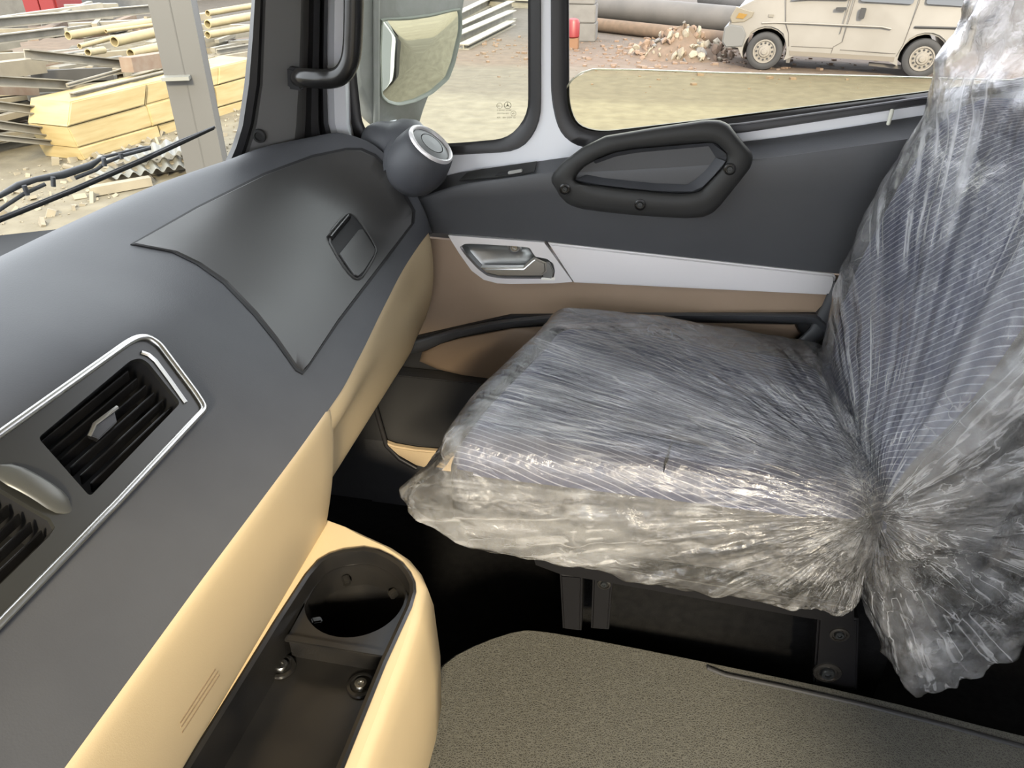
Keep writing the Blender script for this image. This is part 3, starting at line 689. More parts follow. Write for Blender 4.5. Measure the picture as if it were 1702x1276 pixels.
# hold-open grip frame
go = [(916, 300), (918, 290), (934, 271), (970, 244), (1007, 226), (1090, 212), (1172, 200), (1194, 200), (1210, 206), (1222, 221), (1250, 255), (1251, 266), (1246, 280), (1197, 341), (1184, 353), (1168, 360), (1139, 362), (1070, 358), (1007, 352), (965, 346), (945, 339), (932, 326)]
gi = [(955, 300), (958, 290), (970, 277), (994, 263), (1021, 253), (1054, 247), (1110, 242), (1182, 236), (1192, 239), (1209, 256), (1209, 266), (1200, 280), (1171, 311), (1163, 318), (1148, 321), (1120, 321), (1092, 319), (1040, 314), (1000, 309), (964, 305)]
gc = V2((1080, 287))
def polar(poly, c, n_=96):
    out = []
    for k in range(n_):
        a = 2 * PI * k / n_; d = Vector((math.cos(a), math.sin(a))); best = None
        for i in range(len(poly)):
            p, q = V2(poly[i]), V2(poly[(i+1) % len(poly)]); e = q - p; den = d.x * e.y - d.y * e.x
            if abs(den) < 1e-9: continue
            w_ = p - c; t = (w_.x * e.y - w_.y * e.x) / den; s = (w_.x * d.y - w_.y * d.x) / den
            if t > 0 and -1e-6 <= s <= 1 + 1e-6: best = t if best is None else max(best, t)
        out.append(tuple(c + d * best))
    return out
go_, gi_ = polar(go, gc, 128), polar(gi, gc, 128)
def mixp(A, B, s): return [tuple(V2(a).lerp(V2(b_), s)) for a, b_ in zip(A, B)]
gy0 = DY - .018
grip = loft('grab_handle', [[D(p, gy0 + .012) for p in mixp(go_, gi_, -.02)], [D(p, gy0 - .018) for p in go_], [D(p, gy0 - .025) for p in mixp(go_, gi_, .05)], [D(p, gy0 - .029) for p in mixp(go_, gi_, .16)], [D(p, gy0 - .031) for p in mixp(go_, gi_, .5)], [D(p, gy0 - .030) for p in mixp(go_, gi_, .84)], [D(p, gy0 - .026) for p in mixp(go_, gi_, .95)], [D(p, gy0 - .012) for p in mixp(go_, gi_, 1.0)], [D(p, gy0 - .002) for p in mixp(go_, gi_, 1.03)]], 'bezeld', door, True, (False, False), True, 60)
slab('grip_backing', [D(p, gy0 - .001) for p in mixp(go_, gi_, .93)], (0, .004, 0), 'door', grip)
for nm_, A0_, B0_ in (('grip_inner_slope', [(957, 299), (1000, 307), (1040, 312), (1092, 317), (1150, 318), (1168, 310), (1188, 290), (1206, 268)], [(975, 290), (1005, 296), (1042, 300), (1090, 305), (1142, 307), (1154, 300), (1172, 284), (1190, 262)]), ('grip_inner_slope', [(985, 268), (1021, 254), (1054, 248), (1110, 243), (1183, 237), (1208, 257)], [(990, 272), (1023, 260), (1056, 254), (1110, 249), (1178, 243), (1190, 262)])):
    loft(nm_, [[D(p, gy0 - .020) for p in A0_], [D(p, gy0 - .012) for p in mixp(A0_, B0_, .5)], [D(p, gy0 - .003) for p in B0_]], 'dash', grip, False, (False, False), True, 60)
for p in ((939, 314), (1064, 340), (1213, 281)): screw('screw', D(p, gy0 - .030), (0, -1, 0), .0055, grip, 'darksteel', 'black')
# silver strip and release
sv = [(912, 400.5), (1385, 453), (1388, 458), (1381, 487), (955, 466.5)]
slab('silver_strip', [D(p, DY + .004) for p in sv], (0, -.012, 0), 'silver', door, bevel=.004)
bzo = [(747, 387.5), (906, 399.5), (953, 464.5), (920, 467), (850, 468), (829, 467), (806, 461), (786, 446), (766, 418)]
bwl = [(766, 407), (776, 401), (820, 403), (865, 406), (882, 408), (888, 418), (892, 423), (910, 426), (921, 434), (924, 447), (921, 459), (880, 459.5), (834, 459), (812, 455), (796, 443), (775, 420)]
bz_ = slab('release_bezel', [D(p, DY + .004) for p in bzo], (0, -.012, 0), 'silver', door, bevel=.0, holes=[[D(p, DY + .004) for p in rnd(bwl, .25)]])
bc = V2((845, 430)); bw_ = polar(bwl, bc, 64)
loft('release_bowl', [[D(p, DY - .008) for p in bw_], [D(tuple(bc + (V2(p) - bc) * .97), DY - .004) for p in bw_], [D(tuple(bc + (V2(p) - bc) * .86), DY + .010) for p in bw_], [D(tuple(bc + (V2(p) - bc) * .5), DY + .013) for p in bw_]], 'silverg', bz_, True, (False, True), True, 60)
lev = slab('release_lever', [D(p, DY + .006) for p in [(802, 439), (872, 439), (888, 425), (893, 423), (910, 430), (911, 445), (903, 452), (833, 452), (812, 447)]], (0, -.022, 0), 'chrome', bz_, bevel=.004)
box('lever_pivot', D((905, 456), DY - .012) , D((922, 432), DY + .012), 'silverg', bz_, .002) if False else slab('lever_pivot', [D(p, DY + .01) for p in [(905, 456), (905, 428), (916, 430), (923, 445), (920, 458)]], (0, -.02, 0), 'silverg', bz_, bevel=.002)
slab('mark_plate', [D(p, DY - .0085) for p in [(900, 461), (923, 461), (922, 465.5), (900, 465)]], (0, -.001, 0), mat('pale_mark', (.9, .88, .8), .4), bz_)
screw('screw', D((855.5, 411), DY + .004), (0, -1, 0), .0075, bz_, 'steel', 'silverg')
# brown panel
slab('brown_panel', [D(p, DY + .026) for p in [(560, 379), (1400, 455), (1385, 490), (1362, 524), (1250, 521), (1000, 520), (850, 527), (770, 543), (695, 562), (560, 600)]], (0, -.010, 0), 'brown', door, bevel=.0)
# dark rail + lower door body
slab('lower_door_body', [D(p, DY + .020) for p in [(500, 560), (695, 555), (850, 520), (1355, 517), (1400, 470), (1900, 500), (1900, 900), (1300, 1000), (900, 790), (690, 745), (655, 742), (500, 742)]], (0, -.014, 0), 'blackm', door)
railp = [(640, 575), (695, 566), (760, 549), (850, 531), (1000, 524.5), (1180, 524), (1345, 527)]
rows = []
rl = [(650, 574, 590), (695, 563, 586), (760, 545, 562), (850, 529, 545), (1000, 519, 535), (1180, 519, 535), (1352, 521, 539), (1372, 530, 560)]
xs = [a[0] for a in rl]; X = np.linspace(650, 1372, 50); ya = pchip(xs, [a[1] for a in rl], X)[:, 0]; yb = pchip(xs, [a[2] for a in rl], X)[:, 0]
A_ = list(zip(X, ya)); B_ = list(zip(X, yb))
loft('arm_rail', [[D(p, DY + .008) for p in A_], [D(p, DY - .012) for p in mixp(A_, B_, .1)], [D(p, DY - .018) for p in mixp(A_, B_, .35)], [D(p, DY - .016) for p in mixp(A_, B_, .8)], [D(p, DY + .004) for p in B_]], 'door', door, False, (False, False), True, 60)
pk = [(689, 592), (720, 574), (760, 562), (850, 545), (1000, 535.5), (1180, 536), (1328, 538.5), (1334, 544), (1331, 556), (1312, 575), (1275, 597), (1200, 625), (1100, 643), (990, 648), (880, 641), (800, 631), (740, 618), (700, 604)]
pkc = V2((1010, 585)); pk_ = polar(pk, pkc, 128)
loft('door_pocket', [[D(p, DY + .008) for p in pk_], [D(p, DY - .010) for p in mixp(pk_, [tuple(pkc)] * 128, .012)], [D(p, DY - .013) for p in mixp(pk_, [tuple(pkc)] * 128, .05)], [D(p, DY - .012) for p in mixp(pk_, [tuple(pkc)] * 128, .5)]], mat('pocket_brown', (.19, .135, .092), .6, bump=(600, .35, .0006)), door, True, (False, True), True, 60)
# curved dark surround sweeping down behind the pocket
sp_ = [(1385, 490), (1372, 530), (1350, 560), (1310, 590), (1260, 615)]
tube('pocket_surround', [D(p, DY - .004) for p in [(1400, 470), (1382, 510), (1358, 553), (1318, 588), (1265, 615), (1200, 636), (1100, 655), (990, 660)]], [.018, .018, .018, .016, .014, .012, .010, .008], 'door', door, n=12, flat=.6, up=(0, 1, 0))
# lower sill trim
sl_ = [(636, 735), (655, 742), (690, 748), (760, 754), (900, 764), (900, 795), (800, 790), (720, 782), (690, 774), (662, 758)]
slab('sill_trim', [D(p, 1.40) for p in sl_], (0, .018, 0), mat('sill_beige', (.40, .31, .20), .55), door, bevel=.004)
tube('lower_seal', [D(p, 1.405) for p in [(622, 670), (632, 705), (642, 740), (664, 762), (692, 778)]], .006, 'rubber', door, n=8)
box('storage_ledge', onY((660, 640), 1.40) + Vector((-.1, -.02, -.004)), onY((870, 640), 1.40) + Vector((0, .02, .004)), 'blackm', door, .002)
# lock pin
pinc = D((1476, 208), FY - .012)
pin = lathe('lock_pin', pinc, (0.02, 0, 1), [(.0032, -.010), (.0036, .022), (.0030, .026), (.0, .027)], mat('pin_ivory', (.72, .72, .62), .4), door, 14, (True, False))
lathe('lock_pin_bush', pinc + Vector((0, 0, -.012)), (0, 0, 1), [(.010, 0), (.009, .003), (.0045, .004)], 'lilac', door, 16, (True, True))
# outer skin of the door and cab side
slab('outer_skin', [Vector((x, 1.515, z)) for x, z in [(-.80, 1.66), (-.86, .90), (.82, .90), (.82, 1.70)]], (0, .012, 0), OUT, door)

# ================================================================== A-PILLAR, WINDSCREEN
tr3 = struct(empty('trim_3', (-.8, 1.42, 1.7)))
def pil(pts, y): return [onY(p, y) for p in pts]
PLL = [(424, -260), (421, -60), (418, 0), (414, 60), (406, 140), (396, 210), (385, 245), (374, 268)]
PLR = [(438, -260), (438, -60), (437, 0), (435, 60), (432, 140), (422, 205), (412, 240), (400, 275)]
PRM = [(520, -260), (518, -60), (516, 0), (515, 60), (512, 140), (510, 205), (508, 240), (505, 275)]
PRR = [(548, -260), (546, -60), (545, 0), (544, 60), (543, 140), (545, 205), (556, 240), (560, 275)]
PRX = [(585, -260), (584, -60), (583, 0), (582, 60), (582, 140), (584, 205), (592, 240), (600, 275)]
loft('pillar_seal', [pil(PLL, 1.34), pil(mixp(PLL, PLR, .3), 1.325), pil(mixp(PLL, PLR, .8), 1.33), pil(PLR, 1.345)], 'rubber', tr3, False)
loft('pillar_cover', [pil(PLR, 1.345), pil(mixp(PLR, PRM, .06), 1.335), pil(mixp(PLR, PRM, .6), 1.36), pil(mixp(PLR, PRM, .8), 1.375), pil(mixp(PLR, PRM, .9), 1.40), pil(mixp(PRM, PRR, 0), 1.42)], 'pillar', tr3, False)
loft('door_aperture_seal', [pil(mixp(PLR, PRM, .97), 1.415), pil(mixp(PRM, PRR, .2), 1.39), pil(mixp(PRM, PRR, .55), 1.40), pil(mixp(PRM, PRR, .65), 1.42), pil(mixp(PRM, PRR, .8), 1.40), pil(PRR, 1.42), pil(PRR, 1.46)], 'rubber', tr3, False)
loft('pillar_paint', [pil(PRR, 1.425), pil(mixp(PRR, PRX, .3), 1.415), pil(mixp(PRR, PRX, .8), 1.42), pil(PRX, 1.45)], 'lilac', tr3, False)
lathe('trim_plug', onY((431, 226), 1.333), (.1, -1, 0), [(.013, -.002), (.012, .003), (.008, .004), (.007, .001), (0, .001)], 'bezeld', tr3, 20, (False, False))
# grab handle on the pillar
gh = empty('pillar_grab_handle', onY((496, 130), 1.36), 'glossy dark tubular grab handle bolted to the front pillar', 'grab handle')
hp = [onY((494, 129), 1.37), onY((505, 129), 1.33), onY((530, 131), 1.32), onY((555, 130), 1.32), onY((570, 122), 1.32), onY((580, 106), 1.32), onY((585, 85), 1.32), onY((587, 50), 1.32), onY((588, 0), 1.32), onY((588, -80), 1.32), onY((586, -240), 1.32)]
tube('grip_tube', catmull(hp, 5), .0165, 'black', gh, n=20)
beam('mount_plate', onY((492, 112), 1.355), onY((493, 148), 1.355), .028, .020, 'blackm', gh, up=(0, 1, 0), bevel=.004)
# windscreen
ws = struct(empty('window_1', (-1.1, .4, 1.7)))
def wsx(y): return -1.17 + .10 * ((y - .35) / 1.05) ** 2 + (.15 if y > 1.3 else 0) * (y - 1.3) / .1
rows = []
for y in np.linspace(-.74, 1.40, 40):
    x = -1.17 + .30 * abs((y - .33) / 1.07) ** 3.2
    rows.append([Vector((x + .33 * (z - 1.62), y, z)) for z in (1.50, 1.9, 2.3, 2.68)])
loft('glass_pane', rows, 'glass', ws, False, (False, False), True)

# ================================================================== PASSENGER SEAT
from mathutils import noise as mn
def sm(a, b, x): t = min(1, max(0, (x - a) / (b - a))); return t * t * (3 - 2 * t)
def softbox(name, h, r, fn, mt, par, cuts=22, nobottom=False, mat2=None, test=None):
    b = bmesh.new(); bmesh.ops.create_cube(b, size=2); bmesh.ops.subdivide_edges(b, edges=b.edges[:], cuts=cuts, use_grid_fill=True)
    if nobottom: bmesh.ops.delete(b, geom=[f_ for f_ in b.faces if f_.calc_center_median().z < -.999], context='FACES')
    for v_ in b.verts:
        q = Vector([v_.co[i] * h[i] for i in range(3)]); inn = Vector([max(-(h[i] - r), min(h[i] - r, q[i])) for i in range(3)])
        d = q - inn; q = inn + (d.normalized() * r if d.length > 1e-9 else d); v_.co = fn(q)
    o = mkbm(name, b, mt, par, True)
    if mat2:
        o.data.materials.append(M[mat2] if isinstance(mat2, str) else mat2)
        for p in o.data.polygons:
            if test(p): p.material_index = 1
    return o
seat = empty('passenger_seat', (.2, 1.12, .90), 'dark blue grey pinstriped passenger seat on a black metal base', 'seat')
ANCH = Vector((.335, .87, 1.50))
def cush(q, ofs=0.0, front=.10):
    x, y, z = q.x + .085, q.y + 1.11, q.z + 1.425
    t = sm(1.36, .86, y); fr = sm(.10, -.18, x)
    x -= front * t * fr
    top = sm(1.36, 1.50, z)
    z += top * (.014 * (1 - ((y - 1.11) / .25) ** 2) - .10 * max(0, x - .02) * (y - .86) / .5)
    return Vector((x, y, z))
softbox('seat_cushion', (.262, .245, .085), .05, cush, 'fabric', seat, 26, mat2='fabric_side', test=lambda p: p.center.z < .585)
XF = ([1.15, 1.43, 1.62, 1.79, 1.93, 2.09, 2.4], [.345, .340, .328, .355, .395, .412, .43])
XN = ([1.15, 1.45, 1.55, 1.67, 1.79, 1.95, 2.4], [.345, .335, .345, .395, .425, .46, .52])
def xfront(y, z):
    a = pchip(XF[0], XF[1], z)[0, 0]; b_ = pchip(XN[0], XN[1], z)[0, 0]; t = (y - .86) / .5
    return b_ * (1 - t) + a * t
_xt = {}
def xf(y, z):
    k = round(z, 2)
    if k not in _xt: _xt[k] = (pchip(XF[0], XF[1], z)[0, 0], pchip(XN[0], XN[1], z)[0, 0])
    a, b_ = _xt[k]; t = (y - .86) / .5; return b_ * (1 - t) + a * t
def back(q):
    y, z = q.y + 1.11, q.z + 1.70; return Vector((xf(y, z) + .095 + q.x + .02 * sm(1.9, 2.0, z), y, z))
softbox('backrest', (.085, .24, .27), .055, back, 'fabric', seat, 24, mat2='fabric_side', test=lambda p: p.normal.y < -.6 or p.normal.x > .6)
softbox('headrest', (.05, .125, .095), .04, lambda q: Vector((q.x + .545, q.y + 1.10, q.z + 2.12)), 'fabric', seat, 12)
for yy in (1.05, 1.15): tube('headrest_post', [(.55, yy, 1.94), (.548, yy, 2.06)], .006, 'steel', seat, n=10)
sb = box('seat_base', (-.08, 1.02, .90), (.50, 1.30, 1.30), 'void', seat, .01)
slab('side_rail', [onY(p, .93) for p in [(885, 922), (1420, 1012), (1420, 1040), (1340, 1028), (1100, 985), (930, 955), (890, 940)]], (0, .012, 0), 'base', seat, bevel=.002)
box('cushion_pan', (-.14, .92, 1.325), (.34, 1.32, 1.345), 'base', seat, .005)
for (pa, pb_, px_) in (((936, 955), (962, 955), [(930, 955), (968, 958), (966, 1050), (935, 1046)]), ((1365, 1030), (1425, 1030), [(1360, 1022), (1428, 1030), (1425, 1150), (1352, 1140)])):
    slab('leg_bracket', [onY(p, .935) for p in px_], (0, .03, 0), 'base', seat, bevel=.004)
slab('leg_bracket', [onY(p, .935) for p in [(985, 958), (1018, 962), (1012, 1048), (982, 1046)]], (0, .03, 0), 'base', seat, bevel=.004)
for p, r_ in (((1004, 970), .006), ((1395, 1054), .008), ((1375, 1117), .012)):
    screw('bolt', onY(p, .935), (0, -1, 0), r_, seat, 'darksteel', 'black')
# torn slit in the cushion film shows as a little open cut: dark lens shape
# ---- films
fC = film('polythene_cushion', tuple(ANCH), .07, .30, (.90, .91, .93), 16, .55)
fB = film('polythene_back', tuple(ANCH), .10, .38, (.90, .91, .93), 9)
def crumple(p, sc, seed=0):
    return mn.fractal(p * sc + Vector((seed, 0, 0)), 1.0, 2.1, 4) 
SK = ([-.30, -.27, -.20, -.14, .10, .35], [1.42, 1.415, 1.372, 1.340, 1.312, 1.308])
def cushfilm(q):
    y0 = q.y
    p = cush(Vector((q.x, q.y, max(q.z, -.02))), 0, .10)
    low = sm(-.02, -.12, q.z)                 # skirt that hangs below the cushion edge
    t = sm(1.30, .86, p.y); fr = sm(.02, -.17, p.x)
    zb = pchip(SK[0], SK[1], p.x)[0, 0]
    zz = p.z
    if q.z < -.02: zz = p.z + (zb - 1.405) * ((-.02 - q.z) / .10)
    p.z = zz
    p.x -= .055 * t * fr * sm(1.50, 1.42, p.z)
    n_ = Vector((0, 0, 0))
    d = p - ANCH; rr = d.length; ph = math.atan2(d.y, -d.x)
    el = math.atan2(d.z, math.hypot(d.x, d.y))
    fold = (mn.noise(Vector((ph * 9, el * 9, 3.1))) * .6 + mn.noise(Vector((ph * 24, el * 20, rr * 1.5))) * .4)
    amp = .010 * sm(.02, .12, rr) * (1 - .55 * sm(.25, .5, rr))
    side = 1 if p.y < .90 else 0
    cr = crumple(p, 17, 5)
    topf = sm(1.44, 1.50, p.z)
    p.z += topf * (fold * amp * .7 + .0015 * cr + .004)
    sid = 1 - topf
    ny = -1 if p.y < 1.0 else (1 if p.y > 1.25 else 0)
    p.y += sid * (ny * .012 + (fold * .010 + cr * .007) * (1 if ny else 0))
    if fr > .6: p.x += sid * (-.006 + cr * .012)
    if low > 0: p.z += low * (.010 * mn.noise(Vector((p.x * 16, p.y * 16, 1))) + .003 * mn.noise(Vector((p.x * 45, p.y * 45, 1)))); p.y += low * .012 * mn.noise(Vector((p.x * 22, 0, 7))) 
    return p
cc1 = softbox('plastic_cushion_cover', (.272, .255, .120), .045, cushfilm, fC, None, 110, nobottom=True)
tag(cc1, 'crinkled clear plastic film wrapped over the seat cushion, hanging over its edge', 'plastic cover')
sp = onY((1107, 765), 1.0)
# little dark slit torn in the film above the seat
def ontop(p, z): return onZ(p, z)
tube('film_tear', [ontop(p, 1.541) for p in [(1116, 736), (1112, 748), (1109, 760), (1105, 772), (1103, 784)]], [.0006, .0022, .003, .002, .0006], 'gap', cc1, n=6)
# backrest film: rings up the seat
def ringat(z, n_=230):
    xn, xfr = pchip(XN[0], XN[1], z)[0, 0] - .012, pchip(XF[0], XF[1], z)[0, 0] - .012
    yn, yf = .842, 1.372; dep = .21 + .06 * sm(1.9, 1.4, z)
    if z > 1.95: s = sm(1.95, 2.5, z); yn += .05 * s; dep -= .04 * s
    if z < 1.50:   # bag bottom closes in towards its lowest point
        s = sm(1.50, 1.195, z); s2 = max(0.0, 1 - ((z - 1.195) / .305)) ** 2.4
        xn = xn + .0 * s + .125 * s2; dep = dep * (1 - s2 * .92) + .06 * s * (1 - s2); yf = yf - .28 * s; yn -= .010
        xfr = xn + .02
        rear = xn + dep
    c = [Vector((xn, yn)), Vector((xfr, yf)), Vector((xfr + dep * .9, yf)), Vector((xn + dep, yn))]
    P_ = [Vector((p[0], p[1])) for p in rnd([tuple(a) for a in c], .25)]; L_ = [0]
    for i in range(len(P_)): L_.append(L_[-1] + (P_[(i + 1) % len(P_)] - P_[i]).length)
    out = []
    for k in range(n_):
        s = L_[-1] * k / n_; i = max(0, int(np.searchsorted(L_, s, 'right')) - 1); i = min(i, len(P_) - 1); t = (s - L_[i]) / max(1e-9, L_[i + 1] - L_[i])
        q = P_[i].lerp(P_[(i + 1) % len(P_)], t); out.append(q)
    return out
def rnd2(c, r):
    return c
rows = []
zs = list(np.linspace(1.195, 2.42, 190))
for z in zs:
    ring = ringat(z); cx = sum(p.x for p in ring) / len(ring); cy = sum(p.y for p in ring) / len(ring); row = []
    for i, q in enumerate(ring):
        a, b_ = ring[i - 1], ring[(i + 1) % len(ring)]; t = (b_ - a); nrm_ = Vector((t.y, -t.x)).normalized()
        if nrm_.dot(q - Vector((cx, cy))) < 0: nrm_ = -nrm_
        p = Vector((q.x, q.y, z)); d = p - ANCH; rr = d.length; dd = d.normalized()
        fold = mn.noise(dd * 7 + Vector((2, 0, 0))) * .6 + mn.noise(dd * 17 + d * 1.5) * .4
        cr = crumple(p, 13, 9); bag = sm(1.56, 1.35, z); empt = sm(1.93, 2.08, z)
        side_ = 1 if q.y < .87 else .35
        o = fold * (.008 + .010 * side_) * sm(.03, .2, rr) + cr * (.003 + .007 * bag + .014 * empt + .006 * (side_ > .9)) + .003
        # hanging vertical swags along the near side
        o += (side_ > .9) * .012 * mn.noise(Vector((p.x * 7, p.z * 14 - p.x * 10, 4)))
        pz = z + (.003 * mn.noise(Vector((p.x * 30, p.y * 30, 2))) if z < 1.25 else 0)
        row.append(Vector((q.x + nrm_.x * o, q.y + nrm_.y * o, pz)))
    rows.append(row)
ctrb = sum(rows[0], Vector()) / len(rows[0]); rows = [[ctrb + (p - ctrb) * .3 + Vector((0, 0, -.004)) for p in rows[0]]] + rows
bc_ = loft('plastic_backrest_cover', rows, fB, None, True, (False, False), True, 180)
tag(bc_, 'baggy clear plastic bag pulled over the tall backrest of the seat', 'plastic cover')

# ================================================================== OUTSIDE
C_ = lambda r, g, b_: (r, g, b_)
# ground: paler tone near, greyer tan band beyond, brown earth further out
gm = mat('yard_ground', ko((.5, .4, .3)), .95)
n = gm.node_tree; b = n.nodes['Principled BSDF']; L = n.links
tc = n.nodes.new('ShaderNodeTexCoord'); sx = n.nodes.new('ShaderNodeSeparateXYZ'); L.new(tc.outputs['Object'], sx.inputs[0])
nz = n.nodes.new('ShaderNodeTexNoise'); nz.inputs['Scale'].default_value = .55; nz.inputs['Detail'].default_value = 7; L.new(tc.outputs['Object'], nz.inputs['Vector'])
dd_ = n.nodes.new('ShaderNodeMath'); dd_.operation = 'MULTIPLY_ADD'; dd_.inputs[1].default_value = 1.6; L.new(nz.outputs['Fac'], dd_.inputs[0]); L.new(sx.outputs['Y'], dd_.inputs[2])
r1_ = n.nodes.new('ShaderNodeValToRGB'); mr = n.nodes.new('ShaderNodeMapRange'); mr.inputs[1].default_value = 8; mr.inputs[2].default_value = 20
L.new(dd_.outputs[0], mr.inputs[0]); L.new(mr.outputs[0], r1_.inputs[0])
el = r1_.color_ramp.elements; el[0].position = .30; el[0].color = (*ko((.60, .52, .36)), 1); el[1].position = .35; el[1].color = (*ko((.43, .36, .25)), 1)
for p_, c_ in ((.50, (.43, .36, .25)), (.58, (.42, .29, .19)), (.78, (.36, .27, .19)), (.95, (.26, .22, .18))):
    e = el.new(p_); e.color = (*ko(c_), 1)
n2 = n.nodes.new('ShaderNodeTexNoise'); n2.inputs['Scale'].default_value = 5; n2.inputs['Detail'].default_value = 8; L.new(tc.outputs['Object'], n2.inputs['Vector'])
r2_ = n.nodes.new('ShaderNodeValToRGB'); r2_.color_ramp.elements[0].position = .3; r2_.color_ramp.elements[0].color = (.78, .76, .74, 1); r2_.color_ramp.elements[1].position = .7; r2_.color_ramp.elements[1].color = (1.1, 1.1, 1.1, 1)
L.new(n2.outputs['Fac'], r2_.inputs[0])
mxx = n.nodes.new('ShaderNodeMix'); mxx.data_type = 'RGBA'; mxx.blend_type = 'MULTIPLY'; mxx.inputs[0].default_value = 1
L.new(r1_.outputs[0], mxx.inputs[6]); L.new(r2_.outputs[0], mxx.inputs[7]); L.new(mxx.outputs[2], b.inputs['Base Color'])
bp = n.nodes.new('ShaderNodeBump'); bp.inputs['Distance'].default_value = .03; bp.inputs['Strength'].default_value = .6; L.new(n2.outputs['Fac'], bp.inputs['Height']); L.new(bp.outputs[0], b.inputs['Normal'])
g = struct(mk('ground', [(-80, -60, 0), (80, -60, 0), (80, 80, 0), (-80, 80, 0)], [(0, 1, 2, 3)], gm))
# truck chassis and body behind the cab (seen in the mirror)
tb = struct(empty('trim_4', (3, .3, .5)))
box('chassis', (-1.1, -.6, .35), (6.0, 1.3, .80), 'blackm', tb, .02)
box('cargo_side', (1.55, -.95, 1.05), (6.2, 1.52, 3.0), OUT, tb, .02)
for xx in (2.6, 4.9): lathe('truck_wheel', (xx, 1.25, .5), (0, 1, 0), [(0, 0), (.25, 0), (.27, -.04), (.42, -.02), (.49, .03), (.50, .12), (.48, .2)], 'rubber', tb, 32, (True, True))

# ---- material for yard goods
Y = dict(
 board=mat('formwork_timber', ko((1.25, .93, .42)), .75, col2=ko((1.5, 1.2, .62)), nscale=2.2, stretch=(1, 1, 9)),
 pipe=mat('yellow_pipe_paint', ko((1.2, .98, .52)), .6, col2=ko((1.0, .8, .45)), nscale=6),
 steel=mat('weathered_steel', ko((.62, .57, .46)), .6, col2=ko((.85, .78, .64)), nscale=5),
 rust=mat('rusty_steel', ko((.62, .42, .30)), .8, col2=ko((.72, .55, .42)), nscale=8),
 pale=mat('pale_plank', ko((.92, .80, .58)), .8, col2=ko((.72, .62, .46)), nscale=4),
 col=mat('grey_column_paint', ko((.30, .29, .28)), .5, col2=ko((.33, .32, .31)), nscale=1.5),
 red=mat('red_paint', ko((.62, .05, .05)), .45), conc=mat('concrete_grey', ko((.45, .43, .40)), .9, col2=ko((.55, .53, .49)), nscale=5),
 gpipe=mat('grey_pipe', ko((.26, .24, .21)), .7, col2=ko((.34, .31, .27)), nscale=2),
 white=mat('white_sheet', ko((.66, .66, .60)), .5), brick=mat('broken_brick', ko((.60, .38, .24)), .9, col2=ko((.70, .52, .38)), nscale=12),
 soil=mat('heap_soil', ko((.48, .33, .22)), .95, col2=ko((.38, .27, .18)), nscale=9), dark=mat('dark_void', ko((.06, .055, .05)), .9))
PA = onZ((141, 268), 0); PB = onZ((415, 178), 0); PT = (PB - PA).normalized(); PN = Vector((-PT.y, PT.x, 0))
if PN.dot(PA - CAM) < 0: PN = -PN
def V(p, off=0.0): return onP(p, PA + PN * off, PN)
# boards
rowsl = [((118, 169), (425, 96)), ((113, 212), (425, 125)), ((130, 247), (425, 162)), ((141, 268), (425, 187))]
cutsx = [[(0, .41), (.41, .80), (.80, 1)], [(0, .42), (.42, .78), (.78, 1)], [(0, .45), (.45, 1)]]
nm_r = ['top', 'middle', 'bottom']; nm_c = ['left end', 'partly behind the column', 'right of the column']
for r_ in range(3):
    for c_, (s0, s1) in enumerate(cutsx[r_]):
        def lp_(l, s): return tuple(V2(l[0]).lerp(V2(l[1]), s))
        g0 = .004 if s0 > 0 else 0; a, b_ = rowsl[r_], rowsl[r_ + 1]
        ps = [lp_(a, s0 + g0), lp_(a, s1), lp_(b_, s1), lp_(b_, s0 + g0)]
        ps = [ps[0], ps[1], (ps[2][0], ps[2][1] - 1.6), (ps[3][0], ps[3][1] - 1.6)]
        of = [.0, .03, .015, .02, .0, .025, .01, .03][(r_ * 3 + c_) % 8]
        o = slab('formwork_board', [V(p, of) for p in ps], PN * .55, Y['board'], None, bevel=.012)
        tag(o, 'yellow timber formwork block, %s row of the stack, %s' % (nm_r[r_], nm_c[c_]), 'timber', 'yellow timber formwork blocks')
# steel beams and yellow pipes of the heap
BE = [((-60, 43), (262, 14), 2.6, .12, 'steel', 'long pale steel channel lying across the very top of the heap'),
      ((-60, 72), (110, 51), 2.0, .10, 'steel', 'steel channel below the topmost one at the far left of the heap'),
      ((45, 90), (214, 107), .75, .10, 'steel', 'steel channel sloping down to the grey column above the timber'),
      ((-60, 131), (118, 141), .45, .10, 'steel', 'steel channel resting at the upper corner of the timber stack'),
      ((-60, 168), (98, 188), .40, .085, 'steel', 'steel channel ending at the left face of the timber, mid height'),
      ((-60, 199), (108, 223), .30, .085, 'steel', 'steel channel ending low at the left face of the timber'),
      ((-60, 222), (110, 240), .25, .06, 'steel', 'lowest thin steel bar beside the timber stack'),
      ((120, 160), (285, 120), .15, .07, 'steel', 'steel angle lying along the top edge of the timber stack'),
      ((112, 142), (216, 113), .5, .04, 'steel', 'thin steel strip slanting behind the top edge of the timber'),
      ((-60, 150), (60, 152), .8, .08, 'rust', 'brownish steel bar at the left side of the heap, mid height'),
      ((362, 86), (450, 71), 1.0, .07, 'steel', 'steel bar seen between column and front pillar, above the timber'),
      ((362, 98), (450, 84), .8, .07, 'pale', 'pale plank seen between column and front pillar, above the timber'),
      ((60, 128), (180, 122), 1.3, .14, 'gpipe', 'dark shadowed beam in the middle of the heap'),
      ((210, 108), (285, 96), .45, .16, 'rust', 'rust brown steel block beside the grey column'),
      ((-60, 103), (70, 96), 1.4, .14, 'pale', 'thick pale plank at the left side of the heap'),
      ((-60, 124), (66, 108), 1.1, .16, 'pale', 'broad pale plank below the thick one at the left')]
